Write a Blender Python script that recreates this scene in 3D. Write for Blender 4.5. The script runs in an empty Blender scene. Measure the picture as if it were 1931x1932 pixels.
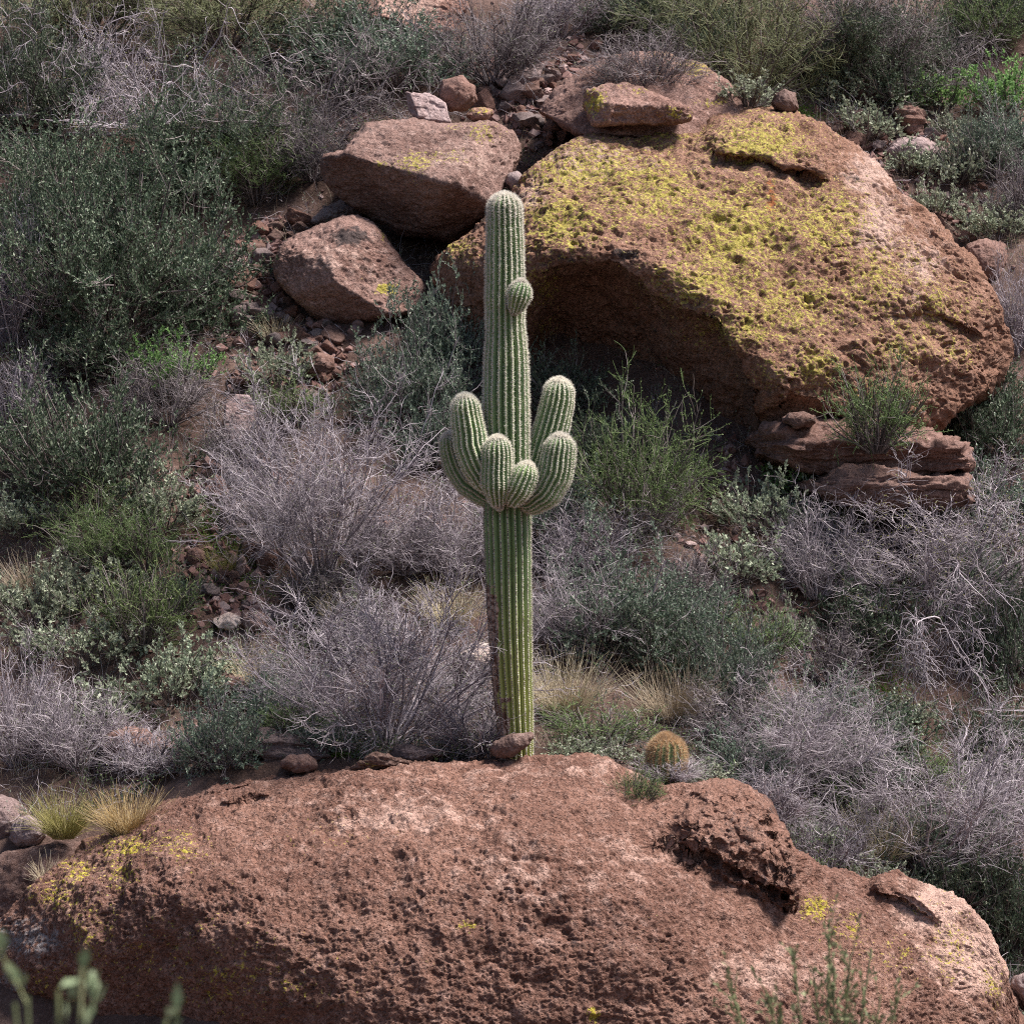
import bpy, bmesh, math, random
import numpy as np
from mathutils import Vector, Matrix

random.seed(11)
RNG = np.random.default_rng(11)
scene = bpy.context.scene
COL = scene.collection
PI = math.pi

# ------------------------------------------------------------------ camera, world, sun, exposure
CAMZ, CAMD, W0, PW = 2.2, 30.0, 9.2, 1931.0      # camera height, distance to the cactus, frame width there, picture units
cam_d = bpy.data.cameras.new("camera")
cam = bpy.data.objects.new("camera", cam_d)
COL.objects.link(cam)
cam.location = (0, -CAMD, CAMZ)
cam.rotation_euler = (PI / 2, 0, 0)
cam_d.sensor_width = 36.0
cam_d.lens = 36.0 * CAMD / W0
cam_d.clip_start = 0.5
cam_d.clip_end = 400
cam_d.dof.use_dof = True
cam_d.dof.focus_distance = CAMD + 0.8
cam_d.dof.aperture_fstop = 6.7
scene.camera = cam

SUN_EL, SUN_AZ = math.radians(60), math.radians(91)     # azimuth from +Y (uphill) towards +X
world = bpy.data.worlds.new("World")
scene.world = world
world.use_nodes = True
wn = world.node_tree
sky = wn.nodes.new("ShaderNodeTexSky")
sky.sky_type = 'NISHITA'
sky.sun_disc = False
sky.sun_elevation = SUN_EL
sky.sun_rotation = SUN_AZ
sky.dust_density = 2.5
wn.links.new(sky.outputs[0], wn.nodes['Background'].inputs[0])
wn.nodes['Background'].inputs[1].default_value = 0.068

sd = bpy.data.lights.new("sun", 'SUN')
sd.energy = 5.0
sd.angle = math.radians(18)
sd.color = (1.0, 0.93, 0.86)
sun = bpy.data.objects.new("sun", sd)
COL.objects.link(sun)
to_sun = Vector((math.sin(SUN_AZ) * math.cos(SUN_EL), math.cos(SUN_AZ) * math.cos(SUN_EL), math.sin(SUN_EL)))
sun.rotation_euler = to_sun.to_track_quat('Z', 'Y').to_euler()
sun.location = (20, 5, 30)

scene.view_settings.view_transform = 'Standard'
scene.view_settings.look = 'None'
scene.view_settings.exposure = 0.95
scene.view_settings.gamma = 1.0
scene.cycles.max_bounces = 4
scene.cycles.diffuse_bounces = 2
scene.cycles.transmission_bounces = 3
scene.cycles.glossy_bounces = 2
scene.cycles.use_denoising = False
scene.cycles.filter_width = 1.1
scene.cycles.sample_clamp_indirect = 3.0
scene.cycles.sample_clamp_direct = 6.0

# ------------------------------------------------------------------ maths helpers
def at(px, py, Y):
    """The world point seen at picture position (px, py) at depth Y."""
    s = W0 / PW * (np.asarray(Y, float) + CAMD) / CAMD
    return np.stack(np.broadcast_arrays((np.asarray(px, float) - 965.5) * s, np.asarray(Y, float),
                                        CAMZ - (np.asarray(py, float) - 966.0) * s), -1)

def px_scale(Y):
    return W0 / PW * (Y + CAMD) / CAMD

_G = np.array([(1, 1, 0), (-1, 1, 0), (1, -1, 0), (-1, -1, 0), (1, 0, 1), (-1, 0, 1), (1, 0, -1), (-1, 0, -1),
               (0, 1, 1), (0, -1, 1), (0, 1, -1), (0, -1, -1), (1, 1, 0), (-1, 1, 0), (0, -1, 1), (0, -1, -1)], np.float32)

def gnoise(p, seed=0):
    out = np.empty(len(p), np.float32)
    for a in range(0, len(p), 120000):
        q = p[a:a + 120000].astype(np.float32)
        i = np.floor(q)
        f = q - i
        i = i.astype(np.int64)
        u = f * f * f * (f * (f * 6 - 15) + 10)
        acc = np.zeros(len(q), np.float32)
        for dx in (0, 1):
            wx = u[:, 0] if dx else 1 - u[:, 0]
            for dy in (0, 1):
                wy = u[:, 1] if dy else 1 - u[:, 1]
                for dz in (0, 1):
                    wz = u[:, 2] if dz else 1 - u[:, 2]
                    h = ((i[:, 0] + dx) * 73856093) ^ ((i[:, 1] + dy) * 19349663) ^ ((i[:, 2] + dz) * 83492791) ^ (seed * 2654435)
                    h = (h ^ (h >> 13)) * 1274126177
                    h = (h ^ (h >> 16)) & 15
                    g = _G[h]
                    acc += wx * wy * wz * (g[:, 0] * (f[:, 0] - dx) + g[:, 1] * (f[:, 1] - dy) + g[:, 2] * (f[:, 2] - dz))
        out[a:a + 120000] = acc
    return out

def fbm(p, freq, octs=4, gain=0.5, seed=0, ridge=False):
    s = np.zeros(len(p), np.float32)
    amp = 1.0
    for o in range(octs):
        n = gnoise(p * freq + o * 17.3, seed + o)
        s += amp * ((0.45 - np.abs(n)) if ridge else n)
        amp *= gain
        freq *= 2.03
    return s

def smooth(a, b, x):
    t = np.clip((np.asarray(x, float) - a) / (b - a), 0, 1)
    return t * t * (3 - 2 * t)

def tps(ctrl):
    c = np.array(ctrl, float)
    P = c[:, :2] / 400.0
    n = len(P)
    def U(r):
        return np.where(r > 1e-9, r * r * np.log(np.maximum(r, 1e-9)), 0)
    K = U(np.linalg.norm(P[:, None] - P[None], axis=-1)) + np.eye(n) * 0.01
    A = np.zeros((n + 3, n + 3))
    A[:n, :n] = K
    A[:n, n] = 1
    A[:n, n + 1:] = P
    A[n, :n] = 1
    A[n + 1:, :n] = P.T
    w = np.linalg.solve(A, np.concatenate([c[:, 2], np.zeros(3)]))
    def f(px, py):
        q = np.stack([px, py], -1).reshape(-1, 2) / 400.0
        o = np.empty(len(q))
        for a in range(0, len(q), 50000):
            b = q[a:a + 50000]
            o[a:a + 50000] = U(np.linalg.norm(b[:, None] - P[None], axis=-1)) @ w[:n] + w[n] + b @ w[n + 1:]
        return o.reshape(np.shape(px))
    return f

# ------------------------------------------------------------------ mesh and object helpers
def mesh_from(name, verts, quads=None, tris=None, mats=(), smooth_shade=True, attrs=None, mat_idx=None):
    me = bpy.data.meshes.new(name)
    verts = np.asarray(verts, np.float32)
    me.vertices.add(len(verts))
    me.vertices.foreach_set('co', verts.ravel())
    ls, counts = [], []
    if quads is not None and len(quads):
        ls.append(np.asarray(quads, np.int32).ravel())
        counts.append(np.full(len(quads), 4, np.int32))
    if tris is not None and len(tris):
        ls.append(np.asarray(tris, np.int32).ravel())
        counts.append(np.full(len(tris), 3, np.int32))
    loops = np.concatenate(ls)
    cnt = np.concatenate(counts)
    me.loops.add(len(loops))
    me.loops.foreach_set('vertex_index', loops)
    me.polygons.add(len(cnt))
    start = np.concatenate([[0], np.cumsum(cnt)[:-1]]).astype(np.int32)
    me.polygons.foreach_set('loop_start', start)
    me.polygons.foreach_set('use_smooth', np.full(len(cnt), smooth_shade))
    if mat_idx is not None:
        me.polygons.foreach_set('material_index', np.asarray(mat_idx, np.int32))
    for m in mats:
        me.materials.append(m)
    me.update(calc_edges=True)
    for k, v in (attrs or {}).items():
        a = me.attributes.new(k, 'FLOAT', 'POINT')
        a.data.foreach_set('value', np.asarray(v, np.float32))
    return me

def link(name, me, parent=None, loc=None):
    o = bpy.data.objects.new(name, me)
    COL.objects.link(o)
    if parent is not None:
        o.parent = parent
    if loc is not None:
        o.location = loc
    return o

def tag(o, label=None, cat=None, group=None, kind=None):
    if label:
        o['label'] = label
    if cat:
        o['category'] = cat
    if group:
        o['group'] = group
    if kind:
        o['kind'] = kind
    return o

def copy_tree(o, parent=None):
    c = o.copy()
    COL.objects.link(c)
    c.parent = parent
    for ch in list(o.children):
        copy_tree(ch, c)
    return c

# ------------------------------------------------------------------ materials
class NT:
    def __init__(self, name):
        self.m = bpy.data.materials.new(name)
        self.m.use_nodes = True
        self.t = self.m.node_tree
        self.bsdf = self.t.nodes['Principled BSDF']
        self.out = self.t.nodes['Material Output']
    def n(self, typ, **kw):
        nd = self.t.nodes.new("ShaderNode" + typ)
        for k, v in kw.items():
            if k.startswith('i_'):
                nd.inputs[k[2:]].default_value = v
            else:
                setattr(nd, k, v)
        return nd
    def l(self, a, b):
        self.t.links.new(a, b)
    def math(self, op, a, b=None, clamp=False):
        nd = self.n('Math', operation=op, use_clamp=clamp)
        for i, v in enumerate((a, b)):
            if v is None:
                continue
            if isinstance(v, (int, float)):
                nd.inputs[i].default_value = v
            else:
                self.l(v, nd.inputs[i])
        return nd.outputs[0]
    def mix(self, fac, a, b, blend='MIX'):
        nd = self.n('Mix', data_type='RGBA', blend_type=blend)
        for s, v in ((nd.inputs[0], fac), (nd.inputs[6], a), (nd.inputs[7], b)):
            if isinstance(v, (int, float)):
                s.default_value = v
            elif isinstance(v, tuple):
                s.default_value = (*v, 1) if len(v) == 3 else v
            else:
                self.l(v, s)
        return nd.outputs[2]
    def noise(self, vec, scale, detail=5, rough=0.6, dist=0.0):
        nd = self.n('TexNoise')
        nd.inputs['Scale'].default_value = scale
        nd.inputs['Detail'].default_value = detail
        nd.inputs['Roughness'].default_value = rough
        nd.inputs['Distortion'].default_value = dist
        self.l(vec, nd.inputs['Vector'])
        return nd.outputs[0]
    def vor(self, vec, scale, feature='F1'):
        nd = self.n('TexVoronoi', feature=feature)
        nd.inputs['Scale'].default_value = scale
        self.l(vec, nd.inputs['Vector'])
        return nd.outputs['Distance']
    def step(self, v, a, b):
        nd = self.n('MapRange', interpolation_type='SMOOTHSTEP')
        nd.inputs['From Min'].default_value = a
        nd.inputs['From Max'].default_value = b
        self.l(v, nd.inputs['Value'])
        return nd.outputs[0]
    def attr(self, name):
        return self.n('Attribute', attribute_name=name).outputs['Fac']
    def objvec(self):
        tc = self.n('TexCoord')
        oi = self.n('ObjectInfo')
        nd = self.n('VectorMath', operation='ADD')
        mul = self.n('VectorMath', operation='SCALE')
        mul.inputs[0].default_value = (37.0, 91.0, 53.0)
        self.l(oi.outputs['Random'], mul.inputs['Scale'])
        self.l(tc.outputs['Object'], nd.inputs[0])
        self.l(mul.outputs[0], nd.inputs[1])
        return nd.outputs[0], oi.outputs['Random']

def rock_mat(name, base, pale, deep, lichen=True, fine=1.0, bump=0.012, speck=0.5, zones=True):
    N = NT(name)
    v, rnd = N.objvec()
    big = N.noise(v, 1.1 * fine, 5, 0.62)
    mid = N.noise(v, 7.0 * fine, 7, 0.68)
    fin = N.noise(v, 34.0 * fine, 6, 0.72)
    pit = N.step(N.noise(v, 24.0 * fine, 4, 0.62, 0.6), 0.34, 0.50)
    c = N.mix(N.step(big, 0.36, 0.66), deep, base)
    c = N.mix(N.math('MULTIPLY', N.step(mid, 0.48, 0.74), 0.75), c, pale)
    c = N.mix(N.math('MULTIPLY', N.step(fin, 0.50, 0.70), 0.5), c, tuple(min(1, x * 1.25 + 0.02) for x in pale))
    # dark mineral grains, with the shade of the pits painted into the colour
    vo = N.vor(v, 46.0 * fine)
    grain_pit_shade = N.math('MULTIPLY', N.math('SUBTRACT', 1.0, N.step(vo, 0.10, 0.32)), N.step(mid, 0.40, 0.62))
    c = N.mix(N.math('MULTIPLY', grain_pit_shade, speck), c, (0.055, 0.032, 0.028))
    g2 = N.math('SUBTRACT', 1.0, N.step(N.noise(v, 60.0 * fine, 3, 0.6), 0.30, 0.42))
    c = N.mix(N.math('MULTIPLY', g2, speck), c, (0.06, 0.036, 0.032))
    if zones:
        c = N.mix(N.math('MULTIPLY', N.step(N.math('ADD', N.math('MULTIPLY', N.attr('pale'), 0.55), N.math('SUBTRACT', mid, 0.5)), 0.12, 0.42), 0.85), c,
                  (0.50, 0.345, 0.295))
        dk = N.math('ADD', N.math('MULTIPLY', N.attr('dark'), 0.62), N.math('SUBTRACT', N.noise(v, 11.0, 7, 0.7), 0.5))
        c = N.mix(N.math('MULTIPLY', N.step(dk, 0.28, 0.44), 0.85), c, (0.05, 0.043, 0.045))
        gl = N.math('ADD', N.math('MULTIPLY', N.attr('grey'), 0.55), N.math('SUBTRACT', N.noise(v, 15.0, 7, 0.75), 0.5))
        c = N.mix(N.math('MULTIPLY', N.step(gl, 0.30, 0.46), 0.8), c, (0.30, 0.29, 0.30))
    if lichen:
        ln = N.noise(v, 11.0, 8, 0.76, 0.5)
        ln2 = N.noise(v, 30.0, 5, 0.7)
        m = N.math('ADD', N.math('MULTIPLY', N.attr('lichen'), 0.62), N.math('ADD', N.math('SUBTRACT', ln, 0.5), N.math('MULTIPLY', N.math('SUBTRACT', ln2, 0.5), 1.15)))
        mk = N.step(m, 0.355, 0.405)
        yc = N.mix(N.noise(v, 5.0, 3, 0.5), (0.22, 0.185, 0.040), (0.50, 0.43, 0.070))
        yc = N.mix(N.step(ln2, 0.5, 0.75), yc, (0.62, 0.54, 0.17))
        c = N.mix(N.math('MULTIPLY', mk, 0.92), c, yc)
    if zones:
        rs = N.math('ADD', N.math('MULTIPLY', N.attr('rust'), 0.55), N.math('SUBTRACT', N.noise(v, 12.0, 6, 0.7), 0.5))
        c = N.mix(N.math('MULTIPLY', N.step(rs, 0.38, 0.52), 0.8), c, (0.30, 0.09, 0.015))
    var = N.n('HueSaturation')
    N.l(N.math('ADD', N.math('MULTIPLY', rnd, 0.30), 0.85), var.inputs['Value'])
    N.l(N.math('ADD', N.math('MULTIPLY', rnd, 0.20), 0.9), var.inputs['Saturation'])
    N.l(c, var.inputs['Color'])
    N.l(var.outputs[0], N.bsdf.inputs['Base Color'])
    N.bsdf.inputs['Roughness'].default_value = 0.92
    N.bsdf.inputs['Specular IOR Level'].default_value = 0.2
    b1 = N.n('Bump', i_Strength=0.9, i_Distance=bump)
    hgt = N.math('ADD', N.math('MULTIPLY', mid, 0.9), N.math('MULTIPLY', fin, 0.9))
    hgt = N.math('ADD', hgt, N.math('MULTIPLY', N.step(vo, 0.0, 0.4), 0.45))
    hgt = N.math('ADD', hgt, N.math('MULTIPLY', pit, 0.7))
    N.l(hgt, b1.inputs['Height'])
    N.l(b1.outputs[0], N.bsdf.inputs['Normal'])
    return N.m

def leaf_mat(name, c1, c2, c3, trans=0.28, rough=0.6, spec=0.25):
    N = NT(name)
    g = N.n('NewGeometry')
    oi = N.n('ObjectInfo')
    r = g.outputs['Random Per Island']
    c = N.mix(r, c1, c2)
    r2 = N.math('FRACT', N.math('MULTIPLY', r, 17.0))
    c = N.mix(N.math('MULTIPLY', N.step(r2, 0.62, 0.95), 0.8), c, c3)
    hs = N.n('HueSaturation')
    N.l(N.math('ADD', N.math('MULTIPLY', oi.outputs['Random'], 0.03), 0.485), hs.inputs['Hue'])
    N.l(N.math('ADD', N.math('MULTIPLY', oi.outputs['Random'], 0.3), 0.85), hs.inputs['Value'])
    N.l(c, hs.inputs['Color'])
    N.l(hs.outputs[0], N.bsdf.inputs['Base Color'])
    N.bsdf.inputs['Roughness'].default_value = rough
    N.bsdf.inputs['Specular IOR Level'].default_value = spec
    if trans > 0:
        tr = N.n('BsdfTranslucent')
        N.l(hs.outputs[0], tr.inputs['Color'])
        mx = N.n('MixShader')
        mx.inputs[0].default_value = trans
        N.l(N.bsdf.outputs[0], mx.inputs[1])
        N.l(tr.outputs[0], mx.inputs[2])
        N.l(mx.outputs[0], N.out.inputs['Surface'])
    return N.m

M = {}
M['boulder'] = rock_mat('rock_red', (0.225, 0.128, 0.100), (0.385, 0.255, 0.217), (0.150, 0.080, 0.062), bump=0.038, speck=0.95)
M['bigboulder'] = rock_mat('rock_umber', (0.265, 0.142, 0.098), (0.40, 0.24, 0.18), (0.185, 0.090, 0.058), bump=0.028, speck=0.65)
M['pinkrock'] = rock_mat('rock_pink', (0.30, 0.185, 0.158), (0.46, 0.315, 0.28), (0.18, 0.10, 0.082), fine=1.5, bump=0.022, speck=0.75)
M['lilacrock'] = rock_mat('rock_lilac', (0.33, 0.25, 0.25), (0.46, 0.37, 0.365), (0.22, 0.155, 0.15), lichen=False, fine=1.6, speck=0.35, zones=False)
M['redrock'] = rock_mat('rock_rust', (0.20, 0.122, 0.104), (0.33, 0.228, 0.204), (0.12, 0.068, 0.056), lichen=False, fine=1.8, zones=False)
M['darkrock'] = rock_mat('rock_dark', (0.19, 0.135, 0.13), (0.33, 0.25, 0.245), (0.09, 0.058, 0.052), lichen=False, fine=1.6, zones=False)
M['palerock'] = rock_mat('rock_pale', (0.60, 0.49, 0.44), (0.72, 0.62, 0.57), (0.42, 0.30, 0.26), lichen=False, fine=1.6, speck=0.25, zones=False)
M['smallred'] = rock_mat('stone_red', (0.30, 0.175, 0.145), (0.43, 0.29, 0.26), (0.18, 0.095, 0.075), lichen=False, fine=4.0, zones=False)
M['smalllilac'] = rock_mat('stone_lilac', (0.35, 0.27, 0.265), (0.47, 0.385, 0.375), (0.22, 0.16, 0.155), lichen=False, fine=4.0, zones=False)

M['jojoba'] = leaf_mat('leaf_dark', (0.040, 0.066, 0.040), (0.100, 0.145, 0.088), (0.27, 0.32, 0.22), 0.18, 0.5, 0.35)  # wide dark-to-pale spread also paints in leaf highlights and dark gaps
M['jojoba_blue'] = leaf_mat('leaf_bluegrey', (0.070, 0.110, 0.078), (0.160, 0.220, 0.158), (0.36, 0.42, 0.33), 0.2, 0.5, 0.35)
M['brittle'] = leaf_mat('leaf_silver', (0.215, 0.262, 0.178), (0.35, 0.395, 0.285), (0.54, 0.57, 0.45), 0.25)
M['bright'] = leaf_mat('leaf_bright', (0.13, 0.25, 0.075), (0.22, 0.36, 0.12), (0.36, 0.48, 0.22), 0.35)
M['feather'] = leaf_mat('leaf_green', (0.070, 0.118, 0.042), (0.155, 0.220, 0.085), (0.30, 0.38, 0.17), 0.28)
M['olive'] = leaf_mat('twig_olive', (0.13, 0.155, 0.080), (0.22, 0.245, 0.125), (0.34, 0.36, 0.20), 0.15)
M['yellowleaf'] = leaf_mat('leaf_yellow', (0.22, 0.24, 0.06), (0.38, 0.36, 0.10), (0.45, 0.46, 0.16), 0.35)
M['twig'] = leaf_mat('twig_grey', (0.140, 0.116, 0.134), (0.34, 0.298, 0.335), (0.62, 0.56, 0.60), 0.0, 0.8, 0.2)
M['twigdark'] = leaf_mat('twig_dark', (0.070, 0.056, 0.060), (0.19, 0.160, 0.172), (0.44, 0.39, 0.41), 0.0, 0.8, 0.2)
M['stem'] = leaf_mat('stem_brown', (0.06, 0.046, 0.044), (0.15, 0.125, 0.12), (0.30, 0.26, 0.26), 0.0, 0.85, 0.15)
M['straw'] = leaf_mat('grass_straw', (0.46, 0.38, 0.26), (0.66, 0.57, 0.42), (0.78, 0.70, 0.56), 0.25)
M['gold'] = leaf_mat('grass_gold', (0.50, 0.37, 0.15), (0.68, 0.53, 0.27), (0.78, 0.68, 0.45), 0.25)
M['greengrass'] = leaf_mat('grass_greengold', (0.22, 0.21, 0.07), (0.42, 0.37, 0.14), (0.60, 0.52, 0.26), 0.25)
M['moss'] = leaf_mat('herb_green', (0.06, 0.15, 0.018), (0.12, 0.26, 0.035), (0.2, 0.34, 0.07), 0.3)
M['blurleaf'] = leaf_mat('leaf_near', (0.20, 0.29, 0.15), (0.28, 0.37, 0.22), (0.35, 0.44, 0.28), 0.3)

def soil_mat():
    N = NT('soil')
    g = N.n('NewGeometry')
    v = g.outputs['Position']
    a = N.noise(v, 1.3, 5, 0.6)
    b = N.noise(v, 22.0, 7, 0.7)
    c = N.mix(N.step(a, 0.35, 0.65), (0.085, 0.052, 0.042), (0.155, 0.102, 0.088))
    c = N.mix(N.math('MULTIPLY', N.step(b, 0.5, 0.72), 0.7), c, (0.27, 0.185, 0.16))
    vo = N.noise(v, 48.0, 5, 0.7)
    c = N.mix(N.math('MULTIPLY', N.step(vo, 0.5, 0.7), 0.6), c, (0.07, 0.042, 0.036))
    N.l(c, N.bsdf.inputs['Base Color'])
    N.bsdf.inputs['Roughness'].default_value = 0.95
    N.bsdf.inputs['Specular IOR Level'].default_value = 0.15
    bp = N.n('Bump', i_Strength=1.0, i_Distance=0.03)
    N.l(N.math('SUBTRACT', b, N.math('MULTIPLY', vo, 0.8)), bp.inputs['Height'])
    N.l(bp.outputs[0], N.bsdf.inputs['Normal'])
    return N.m
M['soil'] = soil_mat()

# ------------------------------------------------------------------ terrain
def height_raw(x, y):
    g = np.interp(y, [-60, -30, -22, -12, -6, -3.2, -0.8, 0, 2, 3, 40, 60, 120],
                  [3.5, 0.5, -0.4, -2.2, -2.9, -2.8, -0.75, -0.05, 0.55, 1.15, 30.0, 38.0, 44.0])
    right = -1.75 * smooth(1.6, 5.2, x) * (1 - 0.55 * smooth(2.5, 9, y)) * smooth(-8, -1, y)
    near = -np.interp(x, [1.0, 1.7, 2.3, 2.9, 3.6, 4.1, 4.6, 6.0], [0, 0.28, 0.66, 1.2, 1.42, 1.75, 2.4, 2.9]) * smooth(-8, -1, y)
    k = smooth(0.5, 3.2, y)
    right = near * (1 - k) + right * k
    left = -0.75 * smooth(2.0, 4.8, -x) * (1 - smooth(0.4, 3.0, y)) * smooth(-8, -1, y)
    p = np.stack([x, y, np.zeros_like(x)], -1).reshape(-1, 3)
    n = (fbm(p, 0.33, 3, 0.5, 3) * 0.34 + fbm(p, 1.7, 4, 0.55, 9) * 0.10).reshape(x.shape)
    return g + right + left + n * (0.35 + 0.65 * smooth(-1, 3, y))

TX = np.concatenate([np.linspace(-70, -8, 32)[:-1], np.linspace(-8, 8.5, 380), np.linspace(8.5, 70, 32)[1:]])
TY = np.concatenate([np.linspace(-60, -2, 40)[:-1], np.linspace(-2, 15, 390), np.linspace(15, 120, 60)[1:]])
_gx, _gy = np.meshgrid(TX, TY, indexing='ij')
TH = height_raw(_gx, _gy)

def hgt(x, y):
    fx = np.interp(x, TX, np.arange(len(TX)))
    fy = np.interp(y, TY, np.arange(len(TY)))
    i = np.minimum(fx.astype(int), len(TX) - 2)
    j = np.minimum(fy.astype(int), len(TY) - 2)
    a, b = fx - i, fy - j
    return TH[i, j] * (1 - a) * (1 - b) + TH[i + 1, j] * a * (1 - b) + TH[i, j + 1] * (1 - a) * b + TH[i + 1, j + 1] * a * b

_YS = np.arange(0.12, 30, 0.02)
def hit(px, py):
    """Where the sight line through (px, py) meets the slope."""
    p = at(px, py, _YS)
    below = p[:, 2] <= hgt(p[:, 0], p[:, 1])
    k = int(np.argmax(below)) if below.any() else len(_YS) - 1
    x, y = p[k, 0], p[k, 1]
    return np.array([x, y, float(hgt(np.array([x]), np.array([y]))[0])])

nx, ny = len(TX), len(TY)
idx = np.arange(nx * ny).reshape(nx, ny)
q = np.stack([idx[:-1, :-1], idx[1:, :-1], idx[1:, 1:], idx[:-1, 1:]], -1).reshape(-1, 4)
ground = link('ground', mesh_from('ground', np.stack([_gx, _gy, TH], -1).reshape(-1, 3), q, mats=[M['soil']]))
tag(ground, 'stony red brown hillside soil under the brush', kind='structure')

# ------------------------------------------------------------------ boulders with a traced outline
def outline_mesh(name, poly, Y, depth, mat, ctrl=None, facets=None, rnd=0.25, nu=60, nv=40, nb=16,
                 noise=((2.0, 0.05, 0),), pits=(), zones=None, seed=1, cosu=0.7, back=None, relief=None):
    P = np.array(poly, float)
    x0, x1 = P[:, 0].min(), P[:, 0].max()
    cx, cy = (x0 + x1) / 2, (P[:, 1].min() + P[:, 1].max()) / 2
    u = np.linspace(0, 1, nu)
    u = cosu * (1 - np.cos(PI * u)) / 2 + (1 - cosu) * u
    px = x0 + (x1 - x0) * (0.0015 + 0.997 * u)
    top = np.full(nu, 1e9)
    bot = np.full(nu, -1e9)
    for a, b in zip(P, np.roll(P, -1, 0)):
        lo, hi = min(a[0], b[0]), max(a[0], b[0])
        if hi - lo < 1e-6:
            continue
        m = (px >= lo) & (px <= hi)
        yy = a[1] + (b[1] - a[1]) * (px[m] - a[0]) / (b[0] - a[0])
        top[m] = np.minimum(top[m], yy)
        bot[m] = np.maximum(bot[m], yy)
    v = np.linspace(0, 1, nv)
    if ctrl is not None:          # even rows along the real surface, not along the picture
        Ft = tps(ctrl)
        mc = slice(nu // 4, 3 * nu // 4, 8)
        vv = np.linspace(0, 1, 200)
        px_m = np.repeat(px[mc][:, None], 200, 1)
        py_m = bot[mc][:, None] + (top - bot)[mc][:, None] * vv[None]
        ym = Ft(px_m, py_m)
        ds = np.sqrt((np.diff(py_m, axis=1) * px_scale(0)) ** 2 + 0.5 * np.diff(ym, axis=1) ** 2).mean(0)
        arc = np.concatenate([[0], np.cumsum(ds)])
        v = np.interp(np.linspace(0, arc[-1], nv), arc, vv)
    PXg = np.repeat(px[:, None], nv, 1)
    PYg = bot[:, None] + (top - bot)[:, None] * v[None]
    a = 2 * (PXg - x0) / (x1 - x0) - 1
    b = 2 * v[None] - 1 + 0 * a
    e = np.minimum(1 - np.abs(a), 1 - np.abs(b)) / max(rnd, 1e-3)
    w = 1 - np.sqrt(np.clip(1 - (1 - np.clip(e, 0, 1)) ** 2, 0, 1))
    s = px_scale(Y if Y is not None else 0)
    if ctrl is not None:
        F = tps(ctrl)(PXg, PYg)
        Yf = F + 0.25 * depth * w
        if relief is not None:
            Yf = Yf + relief(PXg, PYg)
        Y = float(np.mean(F))
    elif facets is not None:
        acc = None
        for fpx, fpy, fy, ax, ay, az in facets:
            d = fy - (ax * (PXg - fpx) * s - az * (PYg - fpy) * s) / ay
            acc = d if acc is None else np.maximum(acc, d) + 0.008 * np.exp(-np.abs(acc - d) / 0.02)
        Yf = Y + np.minimum(acc, 0.4 * depth) + 0.12 * depth * w
    else:
        Yf = Y - 0.55 * depth * np.sqrt(np.clip(1 - 0.75 * a * a - 0.55 * b * b, 0, 1)) + 0.2 * depth * w
    t = np.linspace(0, 1, nb + 2)[1:-1]
    PXb = np.repeat(px[:, None], nb, 1)
    PYb = top[:, None] + (bot - top)[:, None] * ((1 - np.cos(PI * t)) / 2)[None]
    ends = np.sqrt(np.clip(1 - (2 * u - 1) ** 2, 0.02, 1))[:, None]
    Yb = Yf[:, -1:] + (Yf[:, :1] - Yf[:, -1:]) * t[None] + (back or depth) * np.sin(PI * t)[None] * ends
    PXa, PYa, Ya = np.concatenate([PXg, PXb], 1), np.concatenate([PYg, PYb], 1), np.concatenate([Yf, Yb], 1)
    V = at(PXa, PYa, Ya)
    nr = nv + nb
    du = np.gradient(V, axis=0)
    dv = (np.roll(V, -1, 1) - np.roll(V, 1, 1)) / 2
    n = np.cross(du, dv)
    n /= np.linalg.norm(n, axis=-1, keepdims=True) + 1e-9
    if n[nu // 2, nv // 2, 1] > 0:
        n = -n
    flat = V.reshape(-1, 3)
    d = np.zeros(len(flat), np.float32)
    for k, (fr, am, kind) in enumerate(noise):
        if kind == 0:
            d += am * fbm(flat, fr, 4, 0.52, seed * 10 + k)
        elif kind == 1:
            d += am * fbm(flat, fr, 4, 0.5, seed * 10 + k, ridge=True)
        else:            # flat layers, bedding
            z = flat * np.array([0.35, 0.35, 1.9], np.float32)
            d += am * fbm(z, fr, 4, 0.55, seed * 10 + k)
    pitmask = np.zeros(len(flat), np.float32)
    for k, (fr, am, th) in enumerate(pits):
        pm = np.clip((gnoise(flat * fr * np.array([0.85, 0.95, 1.2], np.float32), seed * 31 + k) - th) / 0.22, 0, 1)
        pm = pm * np.clip(0.55 + 1.6 * gnoise(flat * fr * 0.23, seed * 77 + k), 0.1, 1)
        d -= am * pm
        pitmask = np.maximum(pitmask, pm)
    flat = flat + n.reshape(-1, 3) * d[:, None]
    c = flat.mean(0)
    idx = np.arange(nu * nr).reshape(nu, nr)
    nxt = np.roll(idx, -1, 1)
    q = np.stack([idx[:-1], idx[1:], nxt[1:], nxt[:-1]], -1).reshape(-1, 4)
    caps = [idx[0, ::-1], idx[-1]]
    z = dict(lichen=np.zeros(len(flat)), dark=np.zeros(len(flat)), grey=np.zeros(len(flat)), pale=np.zeros(len(flat)), rust=np.zeros(len(flat)))
    for key, blobs in (zones or {}).items():
        for bx, by, rx, ry, st in blobs:
            z[key] = np.maximum(z[key], st * np.exp(-(((PXa - bx) / rx) ** 2 + ((PYa - by) / ry) ** 2)).ravel())
    me = mesh_from(name, flat - c, q, mats=[mat], attrs=z)
    return me, c

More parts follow.
